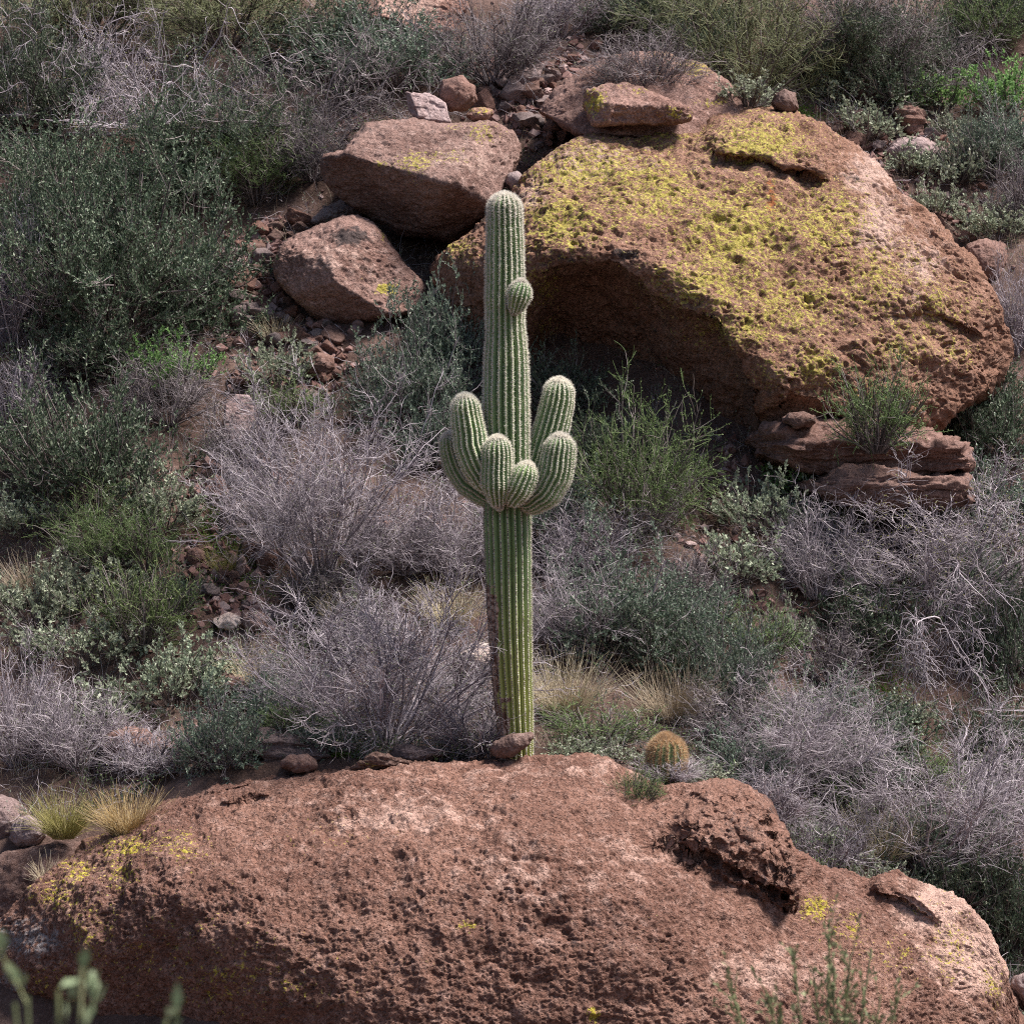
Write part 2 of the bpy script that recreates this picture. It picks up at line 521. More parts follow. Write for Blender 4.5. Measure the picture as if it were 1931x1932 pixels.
def outline_rock(name, label, cat, poly, mat, depth, Y=None, sink=6, group=None, parent=None, **kw):
    P = np.array(poly, float)
    if Y is None:
        i = int(np.argmax(P[:, 1]))
        Y = hit(P[i, 0], P[i, 1] - 2)[1] + 0.3 * depth
    me, c = outline_mesh(name, poly, Y, depth, M[mat], **kw)
    o = link(name, me, loc=c)
    if parent is not None:
        o.parent = parent
        o.location = Vector(c) - parent.location
        if label:
            o['label'] = label
    else:
        tag(o, label, cat, group, 'thing')
    return o

FG_TOP = [(-260, 2080), (-120, 1850), (0, 1735), (90, 1650), (165, 1590), (235, 1560), (310, 1520), (420, 1485), (520, 1462), (640, 1450),
          (760, 1440), (860, 1434), (965, 1428), (1060, 1428), (1150, 1440), (1220, 1464), (1262, 1480), (1290, 1476), (1350, 1471), (1412, 1486), (1448, 1512), (1474, 1554), (1504, 1608), (1555, 1636),
          (1600, 1650), (1640, 1664), (1690, 1640), (1735, 1660), (1790, 1690), (1840, 1725), (1868, 1770), (1890, 1830), (1915, 1885), (1950, 1970), (2000, 2100), (2040, 2250)]
FG_POLY = FG_TOP + [(2040, 2262), (-260, 2262)]
FG_CTRL = [(965, 1428, -0.35), (500, 1462, -0.40), (310, 1520, -0.6), (165, 1590, -0.8), (0, 1735, -1.1), (1250, 1466, -0.3), (1350, 1471, -0.35), (1412, 1486, -0.38), (1474, 1554, -0.5),
           (1600, 1650, -0.55), (1690, 1640, -0.35), (1790, 1690, -0.45), (1868, 1770, -0.65), (1915, 1885, -0.75), (-260, 2080, -1.2), (2040, 2250, -0.8),
           (965, 1480, -1.2), (965, 1560, -1.9), (965, 1700, -2.5), (965, 1931, -2.85), (965, 2262, -2.5),
           (400, 1535, -1.15), (320, 1610, -1.75), (240, 1700, -2.0), (140, 1790, -1.85), (50, 1850, -1.45), (300, 1860, -2.1), (130, 1931, -1.5), (20, 2000, -0.9),
           (520, 1760, -2.65), (640, 1600, -1.95), (520, 1931, -2.62), (400, 2262, -2.2), (740, 1800, -2.72), (740, 1931, -2.95),
           (1300, 1560, -1.25), (1300, 1700, -2.05), (1300, 1931, -2.65), (1600, 1760, -1.35), (1600, 1931, -2.15), (1790, 1800, -1.0), (1850, 1920, -1.15), (1690, 1740, -1.0), (1700, 2262, -2.0),
           (700, 1480, -1.0), (1180, 1480, -0.9)]
def edge_step(pts, A, fade, x0, x1, sx0, sx1, down=False, lip=22.0):
    """A shelf whose lower edge follows pts: the rock above it stands out by A with a rounded lip and blends back over `fade` picture units."""
    e = np.array(pts, float)
    def f(px, py):
        pe = np.interp(px, e[:, 0], e[:, 1])
        q = np.stack([px, px * 0, px * 0], -1).reshape(-1, 3)
        pe = pe + (9 * gnoise(q / 60.0, int(A * 1000) % 97) + 4 * gnoise(q / 19.0, 5)).reshape(px.shape)
        h = (py - pe) if down else (pe - py)
        r = np.sqrt(np.clip(1 - (1 - np.clip(h / lip, 0, 1)) ** 2, 0, 1))
        m = r * (1 - smooth(fade * 0.3, fade, h)) * smooth(x0, x0 + sx0, px) * (1 - smooth(x1 - sx1, x1, px))
        return (A if down else -A) * m
    return f
FG_STEPS = [edge_step([(1195, 1582), (1250, 1592), (1330, 1612), (1380, 1640), (1420, 1655), (1470, 1690), (1500, 1704), (1520, 1690)], 0.46, 280, 1200, 1524, 150, 26, lip=60),
            edge_step([(1310, 1622), (1380, 1668), (1440, 1695), (1490, 1716), (1520, 1712)], 0.14, 60, 1310, 1520, 60, 20),
            edge_step([(295, 1514), (380, 1502), (440, 1486), (520, 1464)], 0.22, 60, 300, 525, 30, 20),
            edge_step([(400, 1520), (470, 1505), (520, 1495)], 0.10, 30, 400, 520, 30, 20),
            edge_step([(1640, 1682), (1700, 1698), (1750, 1724), (1775, 1745)], 0.13, 70, 1636, 1785, 20, 40, lip=9)]
def fg_relief(px, py):
    m = smooth(1200, 1320, px) * (1 - smooth(1490, 1530, px)) * smooth(1440, 1500, py) * (1 - smooth(1600 + (px - 1250) * 0.45, 1625 + (px - 1250) * 0.45, py))
    q = np.stack([px, py, 0 * px], -1).reshape(-1, 3)
    rough = (0.13 * gnoise(q / 46.0, 4) + 0.08 * gnoise(q / 19.0, 6) + 0.04 * gnoise(q / 9.0, 8)).reshape(px.shape)
    return sum(f(px, py) for f in FG_STEPS) + m * rough
fg_zones = dict(
    lichen=[(110, 1690, 80, 50, 0.56), (250, 1598, 110, 45, 0.60), (340, 1600, 90, 50, 0.50), (180, 1760, 80, 110, 0.46), (300, 1790, 200, 130, 0.40), (450, 1850, 300, 120, 0.40), (230, 1650, 60, 60, 0.55), (150, 1640, 50, 40, 0.6),
            (880, 1748, 30, 18, 0.62), (1120, 1915, 25, 22, 0.7), (1540, 1710, 45, 28, 0.72), (1600, 1760, 60, 50, 0.52), (690, 1820, 250, 90, 0.24),
            (1180, 1760, 130, 60, 0.22), (620, 1570, 160, 60, 0.30), (1700, 1800, 100, 70, 0.42), (100, 1850, 120, 60, 0.42), (1800, 1790, 80, 90, 0.5), (1870, 1860, 40, 60, 0.55), (1740, 1700, 60, 30, 0.4)],
    grey=[(60, 1770, 120, 70, 0.75), (20, 1860, 90, 80, 0.7), (200, 1690, 60, 90, 0.45)],
    pale=[(1770, 1710, 90, 60, 1.0), (1850, 1810, 60, 90, 0.95), (1790, 1790, 70, 70, 0.7), (760, 1540, 190, 50, 0.55), (980, 1640, 230, 80, 0.42), (1450, 1830, 160, 60, 0.55), (1000, 1460, 300, 30, 0.4), (1200, 1610, 120, 50, 0.45)],
    dark=[(1400, 1570, 110, 70, 0.50), (1460, 1650, 70, 50, 0.5), (1450, 1520, 40, 40, 0.5), (520, 1790, 340, 130, 0.36), (60, 1900, 160, 100, 0.55), (700, 1900, 420, 60, 0.38), (1080, 1790, 60, 40, 0.45), (160, 1660, 60, 60, 0.38)])  # lower left blobs also paint in the shade of the turned-away flank
me, c = outline_mesh('red_boulder', FG_POLY, None, 1.6, M['boulder'], ctrl=FG_CTRL, rnd=0.03, nu=1120, nv=480, nb=30, cosu=0.0, relief=fg_relief,
                     noise=((0.9, 0.07, 0), (3.2, 0.050, 0), (9.0, 0.018, 1), (20.0, 0.008, 0)), pits=((5.0, 0.022, 0.32), (13.0, 0.012, 0.22), (26.0, 0.016, 0.13), (46.0, 0.013, 0.07)), zones=fg_zones, seed=3, back=1.4)
tag(link('red_boulder', me, loc=c), 'huge pitted red brown boulder whose bare dome fills the bottom below the saguaro', 'boulder', None, 'thing')

BIG_POLY = [(822, 520), (835, 490), (870, 462), (920, 425), (965, 365), (985, 330), (1020, 290), (1080, 256), (1150, 240), (1215, 236), (1290, 226), (1360, 214), (1440, 208),
            (1500, 215), (1560, 245), (1620, 285), (1680, 335), (1730, 385), (1780, 440), (1830, 500), (1868, 555), (1892, 620), (1897, 680), (1870, 740), (1780, 800), (1600, 880), (1440, 885), (1380, 870), (1320, 850), (1260, 800), (1180, 760), (1060, 740), (900, 660), (840, 580)]
BIG_CTRL = [(835, 500, 6.5), (920, 425, 6.7), (985, 330, 7.2), (1080, 256, 7.8), (1200, 234, 8.2), (1340, 216, 8.4), (1480, 212, 8.4), (1560, 245, 8.2), (1700, 355, 7.6), (1800, 465, 7.0), (1880, 580, 6.4), (1897, 680, 6.0),
            (900, 520, 5.95), (1000, 470, 5.35), (1080, 478, 5.10), (1200, 500, 4.90), (1300, 575, 4.72), (1370, 640, 4.6), (1400, 720, 4.65), (1450, 800, 4.85),
            (940, 600, 6.0), (1100, 560, 5.75), (1100, 640, 6.15), (1200, 640, 5.85), (1300, 720, 5.45), (1050, 700, 6.4), (1250, 760, 6.0), (1350, 845, 5.5),
            (1100, 350, 6.5), (1020, 400, 5.95), (1300, 400, 5.95), (1500, 400, 6.15), (1300, 300, 7.1), (1500, 550, 5.2), (1650, 550, 5.55), (1600, 700, 5.05), (1750, 650, 5.5), (1850, 660, 5.8), (1500, 870, 5.2), (1700, 820, 5.5), (1400, 880, 5.4), (1620, 430, 6.3)]
BIG_STEPS = [edge_step([(985, 512), (1080, 494), (1150, 492), (1200, 520), (1230, 556), (1290, 588), (1350, 612), (1385, 665), (1405, 730), (1425, 830)], 0.66, 700, 985, 1425, 60, 25, True, lip=45),
             edge_step([(1310, 258), (1345, 288), (1400, 306), (1440, 303), (1490, 322), (1540, 340), (1570, 342)], 0.42, 130, 1312, 1570, 60, 24, lip=30),
             edge_step([(1410, 800), (1500, 770), (1600, 790), (1700, 800)], 0.20, 200, 1410, 1760, 80, 60),
             edge_step([(1540, 470), (1640, 455), (1700, 480)], 0.08, 40, 1540, 1700, 40, 40),
             edge_step([(1650, 600), (1760, 590), (1860, 640)], 0.15, 80, 1650, 1870, 60, 40)]
def big_relief(px, py):
    return sum(f(px, py) for f in BIG_STEPS)
big_zones = dict(
    lichen=[(1110, 320, 230, 100, 0.66), (1060, 420, 130, 90, 0.68), (1220, 360, 200, 130, 0.66), (1390, 440, 200, 150, 0.70), (1340, 530, 190, 90, 0.66), (1550, 420, 150, 130, 0.62), (1250, 240, 150, 60, 0.60),
            (1480, 570, 220, 120, 0.62), (1650, 530, 160, 140, 0.56), (1760, 580, 120, 90, 0.54), (1400, 620, 140, 60, 0.64), (1545, 690, 80, 70, 0.66), (880, 480, 60, 40, 0.62), (1020, 540, 70, 70, 0.56), (1030, 620, 50, 40, 0.52), (1700, 650, 120, 80, 0.56), (1620, 740, 100, 60, 0.48), (1800, 660, 90, 60, 0.52), (1460, 700, 90, 70, 0.5), (1430, 265, 160, 70, 0.72)],
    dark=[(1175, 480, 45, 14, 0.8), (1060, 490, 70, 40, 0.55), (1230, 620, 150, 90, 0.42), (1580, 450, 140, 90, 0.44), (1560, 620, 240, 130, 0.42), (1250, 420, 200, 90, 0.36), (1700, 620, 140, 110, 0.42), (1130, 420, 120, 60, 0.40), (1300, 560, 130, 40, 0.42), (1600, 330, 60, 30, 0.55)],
    rust=[(1455, 370, 26, 70, 0.80), (1400, 400, 55, 36, 0.66), (1360, 390, 40, 36, 0.6), (1560, 480, 50, 40, 0.5), (1470, 520, 40, 40, 0.5)],
    pale=[(1660, 420, 60, 90, 0.7), (1730, 500, 60, 90, 0.55), (1100, 300, 160, 60, 0.45), (1640, 330, 60, 60, 0.7), (1000, 360, 60, 60, 0.5)])
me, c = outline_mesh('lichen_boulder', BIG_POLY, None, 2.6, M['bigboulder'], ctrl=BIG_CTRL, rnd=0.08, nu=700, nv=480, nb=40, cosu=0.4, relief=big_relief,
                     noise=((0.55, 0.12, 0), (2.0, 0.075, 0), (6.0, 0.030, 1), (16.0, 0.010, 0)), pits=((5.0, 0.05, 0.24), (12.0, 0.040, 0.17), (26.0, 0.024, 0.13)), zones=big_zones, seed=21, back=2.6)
tag(link('lichen_boulder', me, loc=c), 'house sized brown boulder coated with yellow lichen and undercut by a dark hollow', 'boulder', None, 'thing')

# ------------------------------------------------------------------ traced middle-sized rocks
ROCK_N = ((1.6, 0.05, 0), (5.0, 0.022, 1), (15.0, 0.010, 0))
ROCK_P = ((11.0, 0.018, 0.22), (24.0, 0.010, 0.2))
def rk(name, label, poly, mat, depth, cat='rock', **kw):
    kw.setdefault('noise', ROCK_N)
    kw.setdefault('pits', ROCK_P)
    kw.setdefault('nu', 70)
    kw.setdefault('nv', 50)
    kw.setdefault('nb', 14)
    kw.setdefault('seed', random.randint(30, 900))
    return outline_rock(name, label, cat, poly, mat, depth, **kw)

rk('overhanging_boulder', 'big pink boulder with flat lichen spotted top and black undercut behind the saguaro tip',
   [(612, 300), (650, 288), (695, 240), (770, 228), (850, 232), (930, 225), (965, 250), (978, 290), (965, 330), (930, 385), (890, 430), (850, 458), (800, 445), (750, 440), (700, 405), (650, 370), (620, 340)],
   'pinkrock', 1.9, Y=8.0, cat='boulder', nu=240, nv=170, nb=24, rnd=0.16,
   facets=[(800, 285, -0.80, -0.03, -0.66, 0.75), (820, 356, -1.16, 0.05, -0.55, -0.83), (680, 335, -0.62, -0.42, -0.60, -0.68), (945, 320, -0.5, 0.75, -0.60, 0.28)],
   noise=((0.9, 0.06, 0), (3.5, 0.030, 1), (12, 0.014, 0)), pits=((11, 0.016, 0.24), (24, 0.012, 0.18)),
   zones=dict(lichen=[(785, 310, 50, 28, 0.7), (830, 300, 90, 25, 0.5), (910, 250, 40, 30, 0.62), (720, 310, 25, 12, 0.6), (860, 240, 30, 15, 0.5)], pale=[(880, 300, 90, 50, 0.5)], dark=[(700, 250, 60, 25, 0.45)]))
rk('angular_boulder', 'angular tan pink boulder with a grey stained top among rubble',
   [(515, 495), (530, 465), (560, 440), (610, 420), (665, 408), (705, 425), (735, 455), (770, 500), (800, 540), (802, 575), (780, 590), (700, 605), (640, 612), (600, 600), (555, 560), (525, 530)],
   'pinkrock', 1.6, cat='boulder', nu=220, nv=150, nb=20, rnd=0.14,
   facets=[(690, 445, -0.55, 0.20, -0.50, 0.84), (570, 520, -0.66, -0.55, -0.80, 0.12), (720, 530, -0.66, 0.42, -0.82, 0.38), (600, 575, -0.62, -0.25, -0.72, -0.64), (612, 450, -0.5, -0.3, -0.6, 0.74)],
   noise=((1.1, 0.05, 0), (4.0, 0.030, 1), (13, 0.014, 0)), pits=((12, 0.014, 0.25), (24, 0.010, 0.2)),
   zones=dict(lichen=[(730, 545, 28, 16, 0.9), (725, 440, 16, 22, 0.6), (690, 515, 60, 30, 0.25)], dark=[(660, 450, 50, 26, 0.85)], pale=[(640, 480, 90, 50, 0.5)]))
rk('flat_rock', 'flat topped pinkish rock behind the angular boulder', [(578, 418), (612, 388), (648, 378), (684, 392), (687, 412), (640, 424), (590, 428)], 'lilacrock', 0.8)
rk('tilted_slab', 'tilted grey slab standing on the overhanging boulder', [(767, 175), (810, 178), (838, 195), (853, 240), (846, 254), (800, 238), (772, 208)], 'lilacrock', 0.5, Y=8.5, nu=90, nv=70, rnd=0.1,
   facets=[(810, 205, -0.28, 0.25, -0.78, 0.55), (775, 210, -0.2, -0.9, -0.4, -0.1), (820, 250, -0.2, 0, -0.7, -0.7)], noise=((2, 0.03, 0), (7, 0.014, 1)))
rk('brown_rock', 'rounded brown rock just behind the tilted grey slab', [(828, 172), (838, 155), (870, 145), (893, 165), (897, 190), (878, 210), (845, 212), (832, 198)], 'redrock', 0.6, Y=8.9)
rk('gray_block', 'flat grey block topping the rubble behind the boulders', [(930, 145), (960, 130), (990, 124), (1026, 122), (1020, 140), (1000, 172), (965, 175), (940, 160)], 'lilacrock', 0.6, rnd=0.12,
   facets=[(975, 140, -0.2, -0.1, -0.5, 0.85), (985, 160, -0.25, 0.2, -0.95, -0.1)])
rk('lichen_stone', 'small stone with yellow lichen on the overhanging boulder', [(883, 218), (895, 206), (915, 204), (926, 212), (918, 224), (895, 228)], 'pinkrock', 0.25, Y=8.3, nu=40, nv=30, zones=dict(lichen=[(905, 208, 40, 12, 0.55)]))
rk('wedged_rock', 'smooth grey rock wedged between two boulders above the saguaro tip', [(957, 346), (962, 331), (975, 326), (989, 338), (988, 352), (970, 357)], 'lilacrock', 0.4, Y=7.6, nu=40, nv=30)
rk('pointed_rock', 'pointed pink rock beside the saguaro tip in the crack', [(918, 405), (925, 385), (945, 368), (975, 372), (985, 400), (970, 430), (930, 428)], 'pinkrock', 0.4, Y=7.3, nu=40, nv=30)
rk('lichen_slab', 'thick slab with lichen edge lying across the big boulder top',
   [(1104, 195), (1108, 172), (1140, 165), (1180, 162), (1240, 182), (1300, 208), (1296, 222), (1240, 236), (1190, 236), (1120, 234)], 'pinkrock', 0.9, Y=8.2, nu=150, nv=70, rnd=0.15,
   facets=[(1190, 185, -0.35, 0.05, -0.45, 0.89), (1200, 215, -0.5, 0, -0.98, -0.2), (1110, 200, -0.2, -0.8, -0.6, 0.2)], noise=((1.5, 0.05, 0), (5, 0.04, 1), (14, 0.015, 0)),
   zones=dict(lichen=[(1125, 195, 30, 35, 0.75), (1270, 215, 40, 15, 0.6), (1200, 180, 40, 10, 0.5), (1180, 170, 30, 10, 0.5)]))
rk('upper_dome_boulder', 'low domed pinkish boulder above the lichen slab holding a twiggy bush',
   [(1020, 210), (1050, 172), (1090, 140), (1140, 114), (1195, 101), (1250, 100), (1310, 118), (1360, 144), (1390, 172), (1420, 215), (1380, 260), (1250, 270), (1100, 260)], 'pinkrock', 2.2, Y=9.6, cat='boulder', nu=190, nv=90, rnd=0.2,
   facets=[(1210, 150, -0.9, 0.0, -0.36, 0.93), (1340, 200, -1.05, 0.25, -0.75, 0.6), (1090, 165, -0.7, -0.4, -0.6, 0.7)], zones=dict(lichen=[(1310, 130, 60, 20, 0.62), (1340, 195, 50, 15, 0.55), (1250, 105, 40, 12, 0.5)], dark=[(1320, 150, 60, 30, 0.3)]))
rk('perched_rock', 'small brown rock perched on the crest of the lichen boulder', [(1455, 196), (1462, 178), (1480, 168), (1500, 176), (1504, 206), (1480, 216), (1460, 208)], 'redrock', 0.45, Y=8.6)
rk('brown_block', 'cracked brown block under the dark twiggy shrub', [(1608, 170), (1615, 153), (1650, 152), (1662, 168), (1655, 188), (1625, 198), (1612, 190)], 'redrock', 0.5)
rk('rounded_rock', 'big rounded layered rock on the scree beside silver shrubs', [(1688, 222), (1692, 205), (1715, 195), (1740, 205), (1755, 232), (1745, 252), (1715, 258), (1692, 246)], 'redrock', 0.7, nu=90, nv=60, noise=((2, 0.05, 0), (4, 0.06, 2)))
rk('dull_rock', 'squat brown rock at the scree edge above the lichen boulder', [(1585, 262), (1595, 250), (1622, 248), (1638, 262), (1630, 280), (1600, 280)], 'redrock', 0.4)
rk('lilac_outcrop', 'low lilac grey outcrop crossing the scree', [(1665, 285), (1690, 262), (1740, 258), (1785, 285), (1790, 305), (1740, 315), (1690, 312)], 'lilacrock', 0.7, nu=90)
rk('oval_stone', 'smooth oval brown stone leaning on a silver shrub', [(1722, 362), (1730, 350), (1745, 352), (1752, 368), (1742, 385), (1725, 378)], 'redrock', 0.3, nu=40, nv=30)
rk('russet_boulder', 'russet boulder tucked under shrubs beside the big boulder flank', [(1816, 488), (1825, 462), (1860, 452), (1890, 462), (1895, 500), (1880, 525), (1850, 530), (1825, 515)], 'redrock', 0.9, nu=90, nv=70)
rk('shelf_rock', 'long flat shelf of red rock under the big boulder', [(1412, 832), (1440, 812), (1500, 800), (1560, 795), (1640, 800), (1720, 802), (1800, 830), (1830, 880), (1740, 900), (1620, 905), (1540, 900), (1470, 880), (1425, 856)], 'redrock', 1.5, Y=5.0, nu=200, nv=70, rnd=0.15,
   facets=[(1560, 815, -0.3, 0, -0.42, 0.9), (1560, 850, -0.5, 0, -0.95, -0.3), (1425, 835, -0.1, -0.7, -0.7, 0.2)], noise=((1.1, 0.10, 0), (3.2, 0.09, 2), (8, 0.05, 2), (14, 0.02, 1)))
rk('shelf_cap_stone', 'small flat stone sitting on the red rock shelf', [(1478, 792), (1488, 782), (1515, 778), (1536, 785), (1534, 798), (1500, 806)], 'redrock', 0.4, Y=4.6, nu=50, nv=36)
rk('lower_shelf_rock', 'broken red shelf below the long flat one', [(1500, 915), (1560, 886), (1650, 876), (1740, 880), (1820, 900), (1830, 950), (1700, 965), (1600, 960), (1540, 935)], 'redrock', 1.3, Y=4.85, nu=160, nv=70, noise=((1.1, 0.10, 0), (3.2, 0.09, 2), (8, 0.05, 2), (14, 0.02, 1)))
rk('ridge_top_boulder', 'pale pink boulder at the top edge above the rubble', [(700, 20), (720, -10), (790, -30), (870, -25), (880, 10), (850, 70), (790, 75), (740, 40), (705, 36)], 'pinkrock', 1.6, cat='boulder', nu=150, nv=90,
   facets=[(760, 10, -0.5, -0.25, -0.6, 0.75), (830, 40, -0.6, 0.3, -0.9, 0.3)], zones=dict(pale=[(770, 10, 70, 40, 0.9)]))
rk('balanced_stone', 'loose rust coloured stone lying against the saguaro base', [(927, 1413), (935, 1400), (962, 1388), (985, 1386), (1003, 1384), (1004, 1391), (990, 1408), (965, 1424), (938, 1427)], 'redrock', 0.28, Y=-0.42, nu=90, nv=50, rnd=0.3, noise=((3, 0.025, 0), (9, 0.02, 1)), pits=((22, 0.012, 0.2),))
rk('split_log_rock', 'long dark split rock on the ridge behind the red dome', [(474, 1412), (478, 1385), (492, 1372), (530, 1383), (590, 1392), (622, 1400), (620, 1428), (560, 1440), (500, 1442)], 'darkrock', 0.6, Y=0.25, nu=130, nv=60, rnd=0.15,
   facets=[(560, 1395, -0.2, 0.05, -0.4, 0.9), (540, 1420, -0.26, -0.1, -0.98, 0.0)], noise=((2, 0.04, 0), (5, 0.05, 2)))
rk('dark_flat_rock', 'dark flat rock at the foot of the big grey bush', [(733, 1422), (745, 1408), (775, 1406), (820, 1414), (842, 1426), (800, 1440), (745, 1440)], 'darkrock', 0.5, Y=0.15, nu=80, nv=40)
rk('rusty_cap_rock', 'small rusty rock resting beside the long dark split rock', [(534, 1442), (548, 1430), (570, 1426), (592, 1434), (596, 1450), (560, 1456)], 'redrock', 0.35, Y=-0.25, nu=50, nv=36)
rk('layered_rock', 'crumbly layered orange rock on the dome rim', [(665, 1449), (690, 1428), (730, 1422), (765, 1432), (778, 1440), (740, 1452), (700, 1455)], 'boulder', 0.4, Y=-0.35, nu=90, nv=40, noise=((2, 0.03, 0), (7, 0.05, 2)), zones=dict(lichen=[(700, 1445, 30, 10, 0.6)]))
rk('round_gray_rock', 'rounded grey rock next to a green gold grass clump', [(20, 1580), (28, 1555), (55, 1542), (80, 1550), (88, 1578), (70, 1598), (35, 1602)], 'lilacrock', 0.5, Y=0.0, nu=80, nv=60)
rk('shadowed_rock', 'dark edged rock cut by the picture side behind the round grey one', [(-60, 1540), (-20, 1505), (20, 1510), (55, 1530), (62, 1550), (30, 1600), (-40, 1610)], 'darkrock', 0.8, Y=0.45, nu=80, nv=60)
rk('low_brown_boulder', 'low brown boulder behind the lichen covered flank of the red dome', [(-120, 1700), (-40, 1625), (40, 1604), (110, 1588), (165, 1584), (190, 1604), (160, 1690), (80, 1790), (-60, 1820)], 'redrock', 1.2, Y=0.0, cat='boulder', nu=150, nv=90)
rk('upright_slab', 'upright lilac slab rising behind the fan shaped grey bush', [(424, 800), (428, 765), (445, 742), (470, 745), (490, 785), (494, 820), (470, 840), (435, 835)], 'lilacrock', 0.5, nu=90, nv=70, rnd=0.12,
   facets=[(455, 790, -0.2, 0.1, -0.9, 0.35), (485, 800, -0.12, 0.8, -0.5, 0.2)], noise=((2, 0.03, 0), (7, 0.012, 1)))
rk('layered_red_rock', 'layered dark red rock under a small silver shrub', [(428, 722), (432, 700), (455, 690), (490, 694), (502, 712), (490, 728), (450, 730)], 'redrock', 0.5, noise=((2, 0.03, 0), (5, 0.07, 2)))
rk('cube_stone', 'small pink cube shaped stone on the rubble below the angular boulder', [(575, 652), (580, 638), (600, 640), (602, 660), (585, 664)], 'pinkrock', 0.25, nu=36, nv=30)
rk('rubble_block', 'bulky reddish block beneath the pink cube stone', [(573, 700), (578, 675), (600, 665), (628, 675), (636, 702), (615, 718), (585, 715)], 'redrock', 0.55)
rk('leaning_pink_rock', 'pink rock above a patch of green herbs', [(383, 935), (390, 905), (405, 893), (422, 905), (434, 935), (425, 952), (400, 950)], 'pinkrock', 0.45)
rk('leaning_dark_slab', 'dark slab leaning downhill from the pink rock', [(414, 990), (425, 965), (442, 946), (456, 952), (448, 980), (430, 998)], 'darkrock', 0.3, nu=40)
rk('stacked_rock', 'rounded rock at the root of the fan shaped bush', [(453, 1040), (456, 1020), (475, 1015), (488, 1028), (484, 1055), (460, 1060)], 'pinkrock', 0.4)
rk('dark_root_rock', 'dark red rock half hidden by drooping grey twigs', [(480, 1050), (490, 1025), (515, 1022), (528, 1045), (520, 1080), (490, 1085)], 'redrock', 0.45)
rk('gray_upright_stone', 'narrow grey stone standing below the rounded root rock', [(444, 1085), (446, 1055), (458, 1046), (466, 1060), (466, 1085), (452, 1092)], 'lilacrock', 0.25, nu=40)
rk('gully_round_stone', 'round pinkish stone alone in the shaded gully', [(354, 1055), (358, 1042), (370, 1036), (383, 1044), (384, 1062), (370, 1070), (358, 1066)], 'pinkrock', 0.3, nu=44)
rk('pale_slab', 'pale cream slab at the front of the stone pile', [(401, 1172), (408, 1162), (432, 1154), (450, 1160), (456, 1176), (440, 1186), (412, 1186)], 'palerock', 0.4, nu=80, nv=46, rnd=0.15, facets=[(430, 1166, -0.15, -0.05, -0.5, 0.86), (430, 1182, -0.2, 0, -1, 0)])
rk('cream_block', 'cream coloured tilted block at the top of the stone pile', [(464, 1146), (470, 1134), (492, 1136), (512, 1150), (508, 1162), (480, 1158)], 'palerock', 0.35, nu=60, rnd=0.12, facets=[(488, 1142, -0.12, 0.1, -0.5, 0.85), (485, 1154, -0.16, -0.2, -0.97, 0)])
rk('pink_pile_rock', 'pink block in the middle of the stone pile', [(456, 1178), (462, 1156), (490, 1152), (508, 1164), (500, 1186), (470, 1192)], 'pinkrock', 0.4)
rk('dark_pile_rock', 'darker rock at the uphill end of the stone pile', [(505, 1160), (520, 1150), (545, 1156), (552, 1168), (530, 1176), (510, 1174)], 'darkrock', 0.4)
rk('dark_hollow_rock', 'dark blocky rock in a hollow under silver shrubs', [(388, 1300), (395, 1278), (425, 1270), (455, 1280), (466, 1305), (440, 1315), (405, 1314)], 'redrock', 0.5)
rk('pink_outcrop', 'broken pink outcrop behind dry twigs', [(188, 1405), (205, 1385), (240, 1376), (275, 1382), (298, 1400), (302, 1428), (250, 1440), (205, 1430)], 'pinkrock', 0.8, nu=120)
rk('pink_upright_stone', 'upright pink stone just behind the red dome', [(312, 1452), (316, 1432), (332, 1424), (346, 1436), (348, 1456), (330, 1464)], 'pinkrock', 0.35, nu=44)
rk('pale_ledge_rock', 'broad pale rock beside the lower trunk of the saguaro', [(862, 1250), (872, 1225), (900, 1214), (935, 1218), (960, 1235), (955, 1270), (910, 1285), (875, 1275)], 'palerock', 0.7, nu=100, nv=60)
rk('lilac_corner_rock', 'pale lilac rock at the bottom corner past the pale end of the dome', [(1906, 1868), (1912, 1848), (1935, 1838), (1970, 1850), (1975, 1900), (1930, 1905)], 'lilacrock', 0.5, Y=-0.1)
rk('gray_top_rock', 'grey rock glimpsed beneath twigs at the top edge', [(1640, 40), (1655, 22), (1690, 18), (1712, 30), (1705, 50), (1665, 55)], 'lilacrock', 0.6)
rk('twig_veiled_rock', 'pinkish rock face veiled by grey twigs near the saguaro trunk', [(805, 1010), (815, 985), (835, 975), (850, 990), (852, 1030), (830, 1040)], 'pinkrock', 0.5, nu=50)
rk('veiled_low_rock', 'low pink rock showing through the fan shaped bush', [(690, 990), (705, 975), (735, 972), (755, 985), (745, 1005), (710, 1008)], 'pinkrock', 0.5, nu=50)

# ------------------------------------------------------------------ loose stones (copies of a few shapes)
def stone_mesh(k):
    bm = bmesh.new()
    bmesh.ops.create_icosphere(bm, subdivisions=4, radius=1.0)
    r = np.random.default_rng(500 + k)
    V = np.array([v.co[:] for v in bm.verts])
    bm.verts.ensure_lookup_table()
    F = np.array([[v.index for v in f.verts] for f in bm.faces])
    bm.free()
    for _ in range(13):
        n = r.normal(size=3)
        n /= np.linalg.norm(n)
        d = r.uniform(0.46, 0.82)
        ex = np.maximum(0, V @ n - d)
        V = V - ex[:, None] * n * 0.93
    nn = V / np.linalg.norm(V, axis=1, keepdims=True)
    V = V + nn * (fbm(V + k * 9, 1.3, 3, 0.5, k) * 0.09 + fbm(V + k * 5, 4.5, 3, 0.55, k + 3) * 0.06)[:, None]
    V *= np.array([1.0, r.uniform(0.75, 1.0), r.uniform(0.6, 0.85)])
    return V, F
STONES = {}
